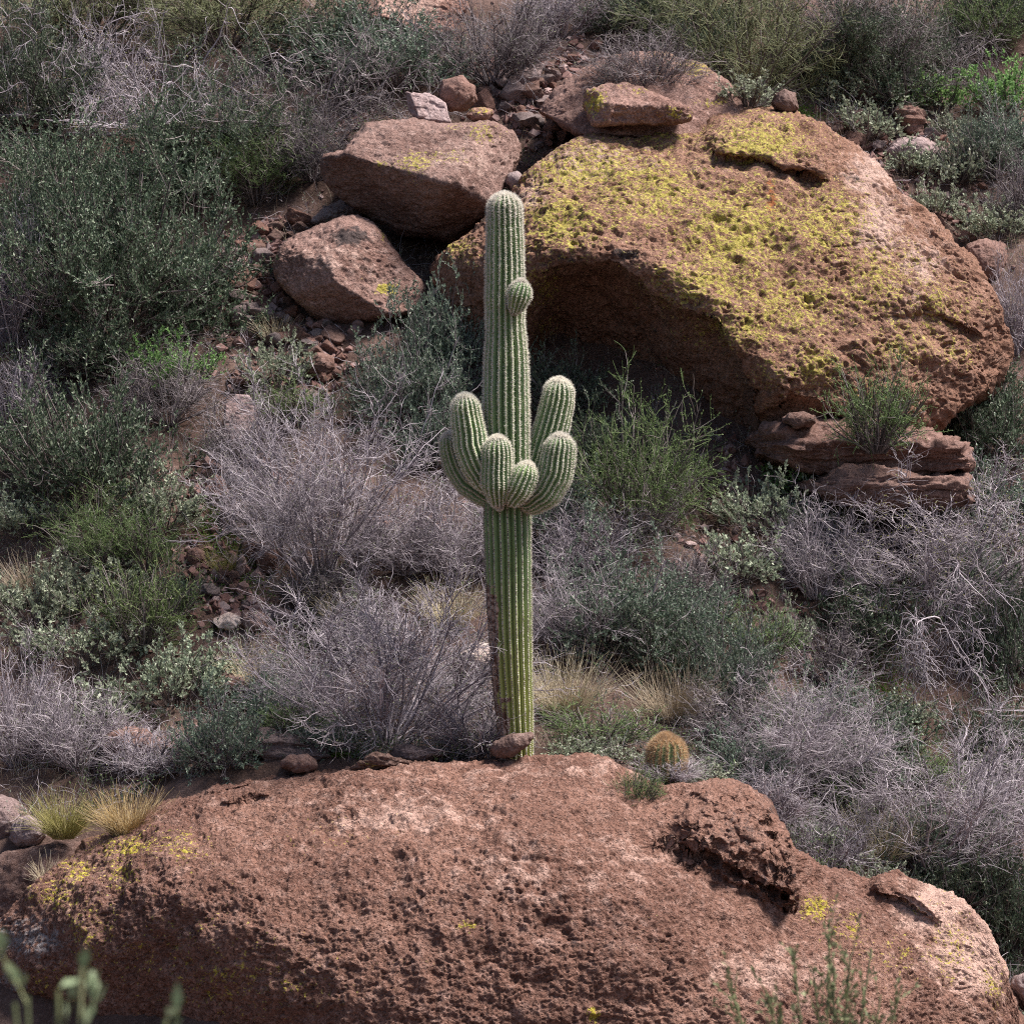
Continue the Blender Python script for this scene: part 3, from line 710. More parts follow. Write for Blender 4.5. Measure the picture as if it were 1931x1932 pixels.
for mk in ('smallred', 'smalllilac', 'pinkrock2'):
    for k in range(5):
        V, F = stone_mesh(k + (7 if mk != 'smallred' else 0))
        mat = M['smallred'] if mk == 'smallred' else M['smalllilac']
        STONES[(mk, k)] = mesh_from('stone', V, tris=F, mats=[mat])
n_stone = [0]
def stone(px, py, wpx, mk, label, group):
    p = hit(px, py)
    s = wpx * px_scale(p[1]) / 2
    o = link('loose_stone', STONES[(mk, random.randrange(5))])
    o.location = (p[0], p[1], p[2] + 0.42 * s)
    o.rotation_euler = (random.uniform(-.4, .4), random.uniform(-.4, .4), random.uniform(0, 6.28))
    o.scale = (s, s, s * random.uniform(0.8, 1.2))
    tag(o, label, 'stone', group)
    n_stone[0] += 1

def scatter(poly, n, lo, hi, label, group, lilac=0.3):
    P = np.array(poly, float)
    done = 0
    while done < n:
        x, y = random.uniform(P[:, 0].min(), P[:, 0].max()), random.uniform(P[:, 1].min(), P[:, 1].max())
        inside = False
        for a, b in zip(P, np.roll(P, -1, 0)):
            if (a[1] > y) != (b[1] > y) and x < (b[0] - a[0]) * (y - a[1]) / (b[1] - a[1]) + a[0]:
                inside = not inside
        if inside:
            stone(x, y, lo + (hi - lo) * random.random() ** 1.7, 'smalllilac' if random.random() < lilac else 'smallred', label, group)
            done += 1
scatter([(435, 470), (500, 425), (590, 420), (520, 480), (530, 540), (600, 610), (650, 640), (560, 670), (440, 620)], 72, 20, 66,
        'reddish angular stone in the rubble between the dark leafy shrub and the angular boulder', 'rubble beside the angular boulder', 0.25)
scatter([(890, 190), (960, 165), (1040, 160), (1110, 190), (1085, 250), (1010, 295), (960, 250), (930, 225)], 44, 18, 64,
        'loose stone in the gap between the overhanging boulder and the lichen boulder', 'rubble between the two upper boulders', 0.45)
scatter([(900, 110), (1060, 60), (1150, 60), (1130, 110), (1050, 165), (940, 170)], 22, 14, 44,
        'stone on the bare slope above the upper boulder gap', 'stones above the boulder gap', 0.4)
scatter([(1540, 210), (1640, 220), (1790, 260), (1870, 380), (1860, 470), (1780, 440), (1680, 330), (1600, 290)], 42, 14, 46,
        'small stone on the scree above the flank of the lichen boulder', 'scree stones above the lichen boulder', 0.4)
scatter([(360, 1060), (440, 1020), (470, 1090), (440, 1130), (370, 1140), (345, 1100)], 26, 14, 46,
        'stone lying in the mossy gully beside the fan shaped bush', 'stones in the mossy gully', 0.3)
scatter([(408, 1150), (430, 1135), (470, 1132), (480, 1150), (450, 1160), (420, 1160)], 22, 10, 22,
        'fist sized pink pebble heaped on the stone pile', 'pebbles on the stone pile', 0.35)
scatter([(560, 640), (640, 620), (660, 700), (600, 740), (540, 720)], 36, 16, 54,
        'stone in the rubble chute below the angular boulder', 'stones in the chute', 0.3)
scatter([(1320, 870), (1420, 880), (1420, 960), (1340, 1000), (1310, 940)], 14, 8, 26,
        'small stone on the bare red soil under the lichen boulder', 'stones on the red soil', 0.3)
scatter([(600, 210), (700, 225), (640, 290), (590, 300)], 10, 16, 44,
        'dark stone in shade under the arching bare branches', 'shaded stones under branches', 0.2)

def scatter_points(blobs, n, r):
    P = []
    wts = np.array([b[4] for b in blobs], float)
    for b, k in zip(blobs, (wts / wts.sum() * n).astype(int)):
        c = hit(b[0], b[1])
        s = px_scale(c[1])
        x = c[0] + r.normal(size=k) * b[2] * s * 0.5
        y = c[1] + r.normal(size=k) * b[3] * s * 0.9
        y = np.maximum(y, 0.05)
        P.append(np.stack([x, y, hgt(x, y)], -1))
    return np.concatenate(P)
# countless gravel: one object
def gravel():
    n = 5200
    r = np.random.default_rng(77)
    base = np.array([(1, 0, 0), (-1, 0, 0), (0, 1, 0), (0, -1, 0), (0, 0, 1), (0, 0, -1)], float)
    tri = np.array([(0, 2, 4), (2, 1, 4), (1, 3, 4), (3, 0, 4), (2, 0, 5), (1, 2, 5), (3, 1, 5), (0, 3, 5)])
    x = r.uniform(-6.2, 6.6, n)
    y = r.uniform(0.0, 13.5, n)
    dens = fbm(np.stack([x, y, 0 * x], -1), 0.5, 3, 0.5, 88)
    keep = dens > -0.22
    x, y = x[keep], y[keep]
    n = len(x)
    s = 0.010 + 0.034 * r.random(n) ** 3
    V = base[None] * (s[:, None] * r.uniform(0.6, 1.3, (n, 3)))[:, None, :]
    V = V + r.normal(size=(n, 6, 3)) * (s * 0.22)[:, None, None]
    ang = r.uniform(0, 6.28, n)
    ca, sa = np.cos(ang)[:, None], np.sin(ang)[:, None]
    V = np.stack([V[..., 0] * ca - V[..., 1] * sa, V[..., 0] * sa + V[..., 1] * ca, V[..., 2]], -1)
    V += np.stack([x, y, hgt(x, y) + s * 0.25], -1)[:, None]
    T = (tri[None] + (np.arange(n) * 6)[:, None, None]).reshape(-1, 3)
    return mesh_from('gravel', V.reshape(-1, 3), tris=T, mats=[M['smallred']], smooth_shade=False)
def rubble():
    r = np.random.default_rng(78)
    base = np.array([(1, 0, 0), (-1, 0, 0), (0, 1, 0), (0, -1, 0), (0, 0, 1), (0, 0, -1), (.6, .6, .5), (-.6, .6, -.5), (.6, -.6, -.4), (-.6, -.6, .5)], float)
    bm = bmesh.new()
    for c in base:
        bm.verts.new(c)
    bmesh.ops.convex_hull(bm, input=bm.verts)
    bm.verts.index_update()
    base = np.array([v.co[:] for v in bm.verts])
    tri = np.array([[v.index for v in f.verts] for f in bm.faces if len(f.verts) == 3])
    bm.free()
    P = scatter_points([(490, 470, 90, 40, 2), (480, 560, 80, 90, 2.5), (600, 670, 80, 80, 2), (540, 720, 80, 50, 1), (470, 860, 70, 60, .8), (400, 930, 60, 50, .8), (400, 1090, 70, 60, 1.2), (450, 1150, 80, 30, 1.2), (980, 230, 90, 80, 2.5),
                        (1030, 110, 130, 60, 2.5), (1650, 260, 150, 60, 2), (1750, 380, 130, 90, 2), (1380, 920, 80, 60, 1.6), (1330, 1060, 70, 60, .8), (1480, 1190, 120, 50, .8), (420, 1300, 70, 30, .7), (250, 1420, 90, 40, .8), (640, 260, 80, 60, 1)], 3600, r)
    n = len(P)
    s = 0.016 + 0.06 * r.random(n) ** 2.6
    V = base[None] * (s[:, None] * r.uniform(0.6, 1.35, (n, 3)))[:, None, :] + r.normal(size=(n, len(base), 3)) * (s * 0.12)[:, None, None]
    ang = r.uniform(0, 6.28, n)
    ca, sa = np.cos(ang)[:, None], np.sin(ang)[:, None]
    V = np.stack([V[..., 0] * ca - V[..., 1] * sa, V[..., 0] * sa + V[..., 1] * ca, V[..., 2]], -1) + (P + np.array([0, 0, 1]) * s[:, None] * 0.35)[:, None]
    T = (tri[None] + (np.arange(n) * len(base))[:, None, None]).reshape(-1, 3)
    return mesh_from('rubble', V.reshape(-1, 3), tris=T, mats=[M['rubble']], smooth_shade=False)
M['rubble'] = leaf_mat('rubble_chips', (0.15, 0.085, 0.070), (0.30, 0.20, 0.175), (0.42, 0.33, 0.315), 0.0, 0.95, 0.1)
tag(link('gravel', gravel()), 'reddish gravel scattered over the slope', 'gravel', kind='stuff')
tag(link('rubble', rubble()), 'angular rubble chips lying in the chutes and on the scree', 'rubble', kind='stuff')

# ------------------------------------------------------------------ plants: growth
def unit(v):
    return v / (np.linalg.norm(v, axis=-1, keepdims=True) + 1e-9)

def grow(start, dirs, length, k, wander, up, r):
    n = len(start)
    pts = np.empty((n, k, 3))
    pts[:, 0] = start
    d = unit(dirs)
    step = (length / (k - 1))[:, None]
    for i in range(1, k):
        d = unit(d + r.normal(size=(n, 3)) * wander + np.array([0, 0, up]))
        pts[:, i] = pts[:, i - 1] + d * step
    return pts

def branch_off(par, n, r, tlo, thi, ang):
    k = par.shape[1]
    i = r.integers(0, len(par), n)
    t = (tlo + (thi - tlo) * r.random(n)) * (k - 1)
    j = np.minimum(t.astype(int), k - 2)
    f = (t - j)[:, None]
    p = par[i, j] * (1 - f) + par[i, j + 1] * f
    tan = unit(par[i, j + 1] - par[i, j])
    d = unit(tan + r.normal(size=(n, 3)) * ang)
    return p, d, t / (k - 1)

def tubes(paths, r0, r1, sides=3):
    n, k, _ = paths.shape
    tan = unit(np.gradient(paths, axis=1))
    ref = np.where(np.abs(tan[..., 2:3]) > 0.9, np.array([1.0, 0, 0]), np.array([0, 0, 1.0]))
    a = unit(np.cross(tan, ref))
    b = np.cross(tan, a)
    rad = (np.asarray(r0).reshape(-1, 1) * (1 - np.linspace(0, 1, k)) + np.asarray(r1).reshape(-1, 1) * np.linspace(0, 1, k))
    rad = np.broadcast_to(rad, (n, k))
    th = np.arange(sides) * 2 * PI / sides
    V = paths[:, :, None] + rad[:, :, None, None] * (np.cos(th)[:, None] * a[:, :, None] + np.sin(th)[:, None] * b[:, :, None])
    idx = np.arange(n * k * sides).reshape(n, k, sides)
    nx_ = np.roll(idx, -1, 2)
    Q = np.stack([idx[:, :-1], nx_[:, :-1], nx_[:, 1:], idx[:, 1:]], -1).reshape(-1, 4)
    return V.reshape(-1, 3), Q

def leaves(pts, dirs, L, Wd, r, droop=0.0):
    n = len(pts)
    d = unit(dirs)
    nrm = unit(np.cross(d, r.normal(size=(n, 3))))
    side = np.cross(d, nrm)
    L = np.asarray(L)[:, None]
    Wd = np.asarray(Wd)[:, None]
    mid = pts + d * L * 0.5
    V = np.stack([pts, mid + side * Wd * 0.5 + nrm * Wd * 0.12, pts + d * L - np.array([0, 0, droop]) * L, mid - side * Wd * 0.5 + nrm * Wd * 0.12], 1)
    return V.reshape(-1, 3), np.arange(n * 4).reshape(n, 4)

class Bag:
    def __init__(self):
        self.v, self.q, self.n = [], [], 0
    def add(self, VQ):
        V, Q = VQ
        self.v.append(V)
        self.q.append(Q + self.n)
        self.n += len(V)
    def mesh(self, name, mat):
        return mesh_from(name, np.concatenate(self.v), np.concatenate(self.q), mats=[mat])

def sample(par, n, r, tlo=0.2, thi=1.0):
    return branch_off(par, n, r, tlo, thi, 0.75)[:2]

def fan(n, spread, r, tilt=0.0):
    az = r.uniform(0, 2 * PI, n)
    el = spread * np.sqrt(r.random(n)) + tilt
    return np.stack([np.sin(el) * np.cos(az), np.sin(el) * np.sin(az), np.cos(el)], -1), az

def shrub_meshes(kind, seed, h, w):
    """Branches and foliage of one bush, root at the origin."""
    r = np.random.default_rng(seed)
    A, Bl = Bag(), None
    R = w / 2
    area = w * h
    def stems(n, spread, k, wander, up, lf=(0.6, 1.05), foot=0.12):
        d, az = fan(n, spread, r)
        st = np.stack([np.cos(az), np.sin(az), 0 * az], -1) * (foot * R * r.random(n))[:, None]
        reach = np.sqrt((d[:, 0] ** 2 + d[:, 1] ** 2) * R * R + (d[:, 2] * h) ** 2)
        return grow(st, d, reach * r.uniform(*lf, n), k, wander, up, r)
    if kind == 'leafy':
        s0 = stems(60, 1.5, 7, 0.12, 0.03, (0.35, 0.98), 0.3)
        p, d, t = branch_off(s0, 300, r, 0.25, 1, 0.55)
        s1 = grow(p, d, 0.22 * (h + w) / 2 * r.uniform(0.6, 1.3, 300), 6, 0.16, 0.10, r)
        nt = int(760 * area)
        p, d, t = branch_off(s1, nt, r, 0.1, 1, 0.6)
        s2 = grow(p, unit(d + r.normal(size=d.shape) * 0.35), r.uniform(0.10, 0.30, nt), 5, 0.2, 0.10, r)
        A.add(tubes(s0, 0.013, 0.004, 4)); A.add(tubes(s1, 0.005, 0.0025)); A.add(tubes(s2, 0.0024, 0.0012))
        Bl = Bag()
        n = int(17000 * area)
        p, d = sample(s2, n, r, 0.1)
        d = unit(d + np.array([0, 0, 0.35]))
        Bl.add(leaves(p, d, r.uniform(0.020, 0.040, n), r.uniform(0.009, 0.016, n), r))
    elif kind == 'dry':
        s0 = stems(58, 1.15, 9, 0.09, 0.03, (0.55, 1.0), 0.16)
        p, d, t = branch_off(s0, 420, r, 0.25, 1, 0.42)
        s1 = grow(p, d, 0.30 * (h + w) / 2 * r.uniform(0.4, 1.1, 420), 7, 0.17, 0.03, r)
        nt = int(1250 * area)
        p, d, t = branch_off(s1, nt, r, 0.1, 1, 0.6)
        s2 = grow(p, d, r.uniform(0.08, 0.30, nt), 6, 0.27, 0.02, r)
        p, d, t = branch_off(s2, nt, r, 0.2, 1, 0.8)
        s3 = grow(p, d, r.uniform(0.04, 0.13, nt), 4, 0.3, 0.02, r)
        A.add(tubes(s0, 0.010, 0.003, 4)); A.add(tubes(s1, 0.0042, 0.0022)); A.add(tubes(s2, r.uniform(0.0016, 0.0032, nt), 0.0012)); A.add(tubes(s3, 0.0016, 0.0010))
        Bl = Bag()
        n = int(1900 * area)
        p, d = sample(s3, n, r, 0.3)
        Bl.add(leaves(p, d, r.uniform(0.009, 0.018, n), r.uniform(0.004, 0.008, n), r))
    elif kind == 'silver':
        s0 = stems(60, 1.35, 6, 0.13, 0.10, (0.5, 0.98), 0.3)
        p, d, t = branch_off(s0, 330, r, 0.35, 1, 0.6)
        s1 = grow(p, d, 0.18 * (h + w) / 2 * r.uniform(0.5, 1.2, 330), 5, 0.18, 0.14, r)
        A.add(tubes(s0, 0.006, 0.003)); A.add(tubes(s1, 0.003, 0.0018))
        Bl = Bag()
        n = int(8000 * area)
        p, d = sample(s1, n, r, 0.35)
        d = unit(d + np.array([0, 0, 0.3]))
        Bl.add(leaves(p, d, r.uniform(0.020, 0.042, n), r.uniform(0.012, 0.022, n), r))
    elif kind == 'green':
        s0 = stems(60, 1.15, 7, 0.10, 0.05, (0.55, 1.02), 0.2)
        p, d, t = branch_off(s0, 420, r, 0.25, 1, 0.45)
        s1 = grow(p, d, 0.26 * (h + w) / 2 * r.uniform(0.4, 1.1, 420), 6, 0.16, 0.02, r)
        nt = int(1300 * area)
        p, d, t = branch_off(s1, nt, r, 0.15, 1, 0.6)
        s2 = grow(p, d, r.uniform(0.06, 0.20, nt), 5, 0.2, 0.05, r)
        A.add(tubes(s0, 0.008, 0.003, 4)); A.add(tubes(s1, 0.0036, 0.002))
        Bl = Bag()
        Bl.add(tubes(s2, 0.0022, 0.0014))
        n = int(9500 * area)
        p, d = sample(s2, n, r, 0.1)
        Bl.add(leaves(p, d, r.uniform(0.012, 0.026, n), r.uniform(0.004, 0.008, n), r))
    elif kind == 'wispy':
        s0 = stems(50, 1.35, 8, 0.10, 0.02, (0.5, 1.0), 0.25)
        p, d, t = branch_off(s0, 420, r, 0.2, 1, 0.5)
        s1 = grow(p, d, 0.26 * (h + w) / 2 * r.uniform(0.5, 1.2, 420), 6, 0.18, 0.0, r)
        A.add(tubes(s0, 0.009, 0.003, 4)); A.add(tubes(s1, 0.0035, 0.002))
        nt = int(2600 * area)
        p, d, t = branch_off(s1, nt, r, 0.1, 1, 0.7)
        s2 = grow(p, d, r.uniform(0.06, 0.20, nt), 4, 0.2, -0.02, r)
        Bl = Bag()
        Bl.add(tubes(s2, 0.0026, 0.0016))
        n = int(1500 * area)
        p, d = sample(s2, n, r, 0.2)
        Bl.add(leaves(p, d, r.uniform(0.008, 0.016, n), r.uniform(0.004, 0.007, n), r))
    elif kind in ('tangle', 'droop'):
        up = -0.07 if kind == 'tangle' else -0.20
        n0 = 44 if kind == 'tangle' else 30
        d, az = fan(n0, 1.25, r, 0.15)
        st = np.stack([np.cos(az), np.sin(az), 0 * az], -1) * (0.15 * R * r.random(n0))[:, None]
        if kind == 'droop':
            st[:, :2] *= 4.0
            st[:, 2] += h * r.uniform(0.45, 1.0, n0)
            d[:, 2] *= 0.4
        s0 = grow(st, d, r.uniform(0.5, 1.2, n0) * (0.8 * R + 0.5 * h), 14, 0.15 if kind == 'tangle' else 0.30, up, r)
        s0[:, :, 2] = np.maximum(s0[:, :, 2], 0.02)
        n1 = 420
        p, dd, t = branch_off(s0, n1, r, 0.3, 1, 0.5)
        s1 = grow(p, dd, r.uniform(0.15, 0.55, n1), 8, 0.25, up * 0.6, r)
        nt = int(800 * area)
        p, dd, t = branch_off(s1, nt, r, 0.15, 1, 0.7)
        s2 = grow(p, dd, r.uniform(0.06, 0.26, nt), 6, 0.32, up * 0.4, r)
        for s_ in (s1, s2):
            s_[:, :, 2] = np.maximum(s_[:, :, 2], 0.01)
        A.add(tubes(s0, r.uniform(0.003, 0.009, n0), 0.0025, 4)); A.add(tubes(s1, r.uniform(0.002, 0.0045, n1), 0.0018)); A.add(tubes(s2, 0.0027, 0.0015))
        Bl = Bag()
        n = int((1100 if kind == 'tangle' else 250) * area)
        p, dd = sample(s2, n, r, 0.2)
        Bl.add(leaves(p, dd, r.uniform(0.010, 0.020, n), r.uniform(0.005, 0.009, n), r))
    return A, Bl

def grass_mesh(seed, h, w, n, mat, lean=0.8):
    r = np.random.default_rng(seed)
    d, az = fan(n, lean, r)
    st = np.stack([np.cos(az), np.sin(az), 0 * az], -1) * (w * 0.22 * np.sqrt(r.random(n)))[:, None]
    s = grow(st, d, h * r.uniform(0.3, 1.15, n) * r.uniform(0.7, 1, n), 6, 0.13, -0.04, r)
    b = Bag()
    b.add(tubes(s, 0.0026, 0.0009))
    return b.mesh('grass_clump', mat)

# prototypes: (kind, size) -> (branches mesh, foliage mesh, extent)
FOL = dict(leafy='jojoba', bluegrey='jojoba_blue', dry='olive', silver='brittle', green='feather', bright='bright', wispy='olive', tangle='feather', droop='yellowleaf', paletangle='yellowleaf', yellowdry='yellowleaf', darkdry='olive')
BASE = dict(leafy='leafy', bluegrey='leafy', dry='dry', silver='silver', green='green', bright='silver', wispy='wispy', tangle='tangle', paletangle='tangle', droop='droop', yellowdry='dry', darkdry='dry')
STEM = dict(dry='twig', yellowdry='twig', darkdry='twigdark', tangle='twigdark', paletangle='twig', droop='twig', leafy='stem', bluegrey='twigdark', silver='stem', green='stem', bright='stem', wispy='stem')
SIZES = dict(leafy=[(2.0, 2.2), (1.1, 1.3), (0.7, 0.9)], dry=[(1.7, 2.1), (1.0, 1.3), (0.7, 0.8)], silver=[(0.75, 1.0), (0.42, 0.62)], green=[(1.2, 1.3), (0.65, 0.85)],
             wispy=[(1.0, 1.7)], tangle=[(1.15, 2.0)], droop=[(1.2, 1.2)])
RAW = {}
def raw(base, si, var):
    key = (base, si, var)
    if key not in RAW:
        h, w = SIZES[base][si]
        A, Bl = shrub_meshes(base, 1000 + sum(map(ord, base)) * 7 + si * 31 + var * 5, h, w)
        V = np.concatenate(A.v)
        B_ = np.concatenate(Bl.v)
        al = np.concatenate([V, B_])
        ext = (np.percentile(al[:, 0], 98.5) - np.percentile(al[:, 0], 1.5), np.percentile(al[:, 2], 98.5))
        RAW[key] = (A, Bl, ext)
    return RAW[key]
PM = {}
def proto(kind, si, var):
    key = (kind, si, var)
    if key not in PM:
        A, Bl, ext = raw(BASE[kind], si, var)
        PM[key] = (A.mesh('branches', M[STEM[kind]]), Bl.mesh('foliage', M[FOL[kind]]), ext)
    return PM[key]

NAMES = dict(leafy=('leafy_shrub', 'shrub', 'dark leafy shrubs on the slope'), bluegrey=('bluegrey_shrub', 'shrub', 'blue grey leafy shrubs on the slope'),
             dry=('dry_bush', 'bush', 'bare grey twig bushes'), yellowdry=('budding_bush', 'bush', 'twig bushes with yellow green buds'), darkdry=('dark_twig_bush', 'bush', 'dark bare twig bushes'),
             silver=('silver_shrub', 'shrub', 'silver leaved low shrubs'), green=('fine_leaf_shrub', 'shrub', 'fine leaved green shrubs'), bright=('bright_green_shrub', 'shrub', 'bright green broad leaved shrubs'),
             wispy=('wispy_shrub', 'shrub', 'olive wispy shrubs at the top'), tangle=('tangled_bush', 'bush', 'tangled arching bushes'), paletangle=('tangled_bush', 'bush', 'tangled arching bushes'), droop=('drooping_bush', 'bush', 'bushes with drooping pale branches'))
vcount = {}
def plant(kind, px, py, wpx, hpx, label, tilt=0.0, Y=None, group=None):
    p = hit(px, py) if Y is None else at(px, py, Y)
    s = px_scale(p[1])
    w, h = wpx * s * 1.14, hpx * s * 1.06
    ymin = min(0.26 * w, 0.55)
    if Y is None and p[1] < ymin:
        x = float(at(px, py, ymin)[0])
        p = np.array([x, ymin, float(hgt(np.array([x]), np.array([ymin]))[0])])
    sizes = SIZES[BASE[kind]]
    si = int(np.argmin([abs(math.log((w * h) / (a * b))) for a, b in sizes]))
    nvar = 2 if BASE[kind] in ('leafy', 'dry', 'silver', 'green') else 2
    vcount[kind] = vcount.get(kind, -1) + 1
    br, fo, ext = proto(kind, si, vcount[kind] % nvar)
    nm, cat, grp = NAMES[kind]
    root = bpy.data.objects.new(nm, None)
    COL.objects.link(root)
    root.empty_display_size = 0.2
    root.location = (p[0], p[1], p[2] - 0.03)
    sx, sz = w / ext[0], h / ext[1]
    root.scale = (sx, sx, sz)
    root.rotation_euler = (0, tilt, random.uniform(0, 6.28) if abs(tilt) < 1e-6 else 0)
    for n_, m_ in (('branches', br), ('foliage', fo)):
        link(n_, m_, root)
    tag(root, label, cat, group or grp)
    return root

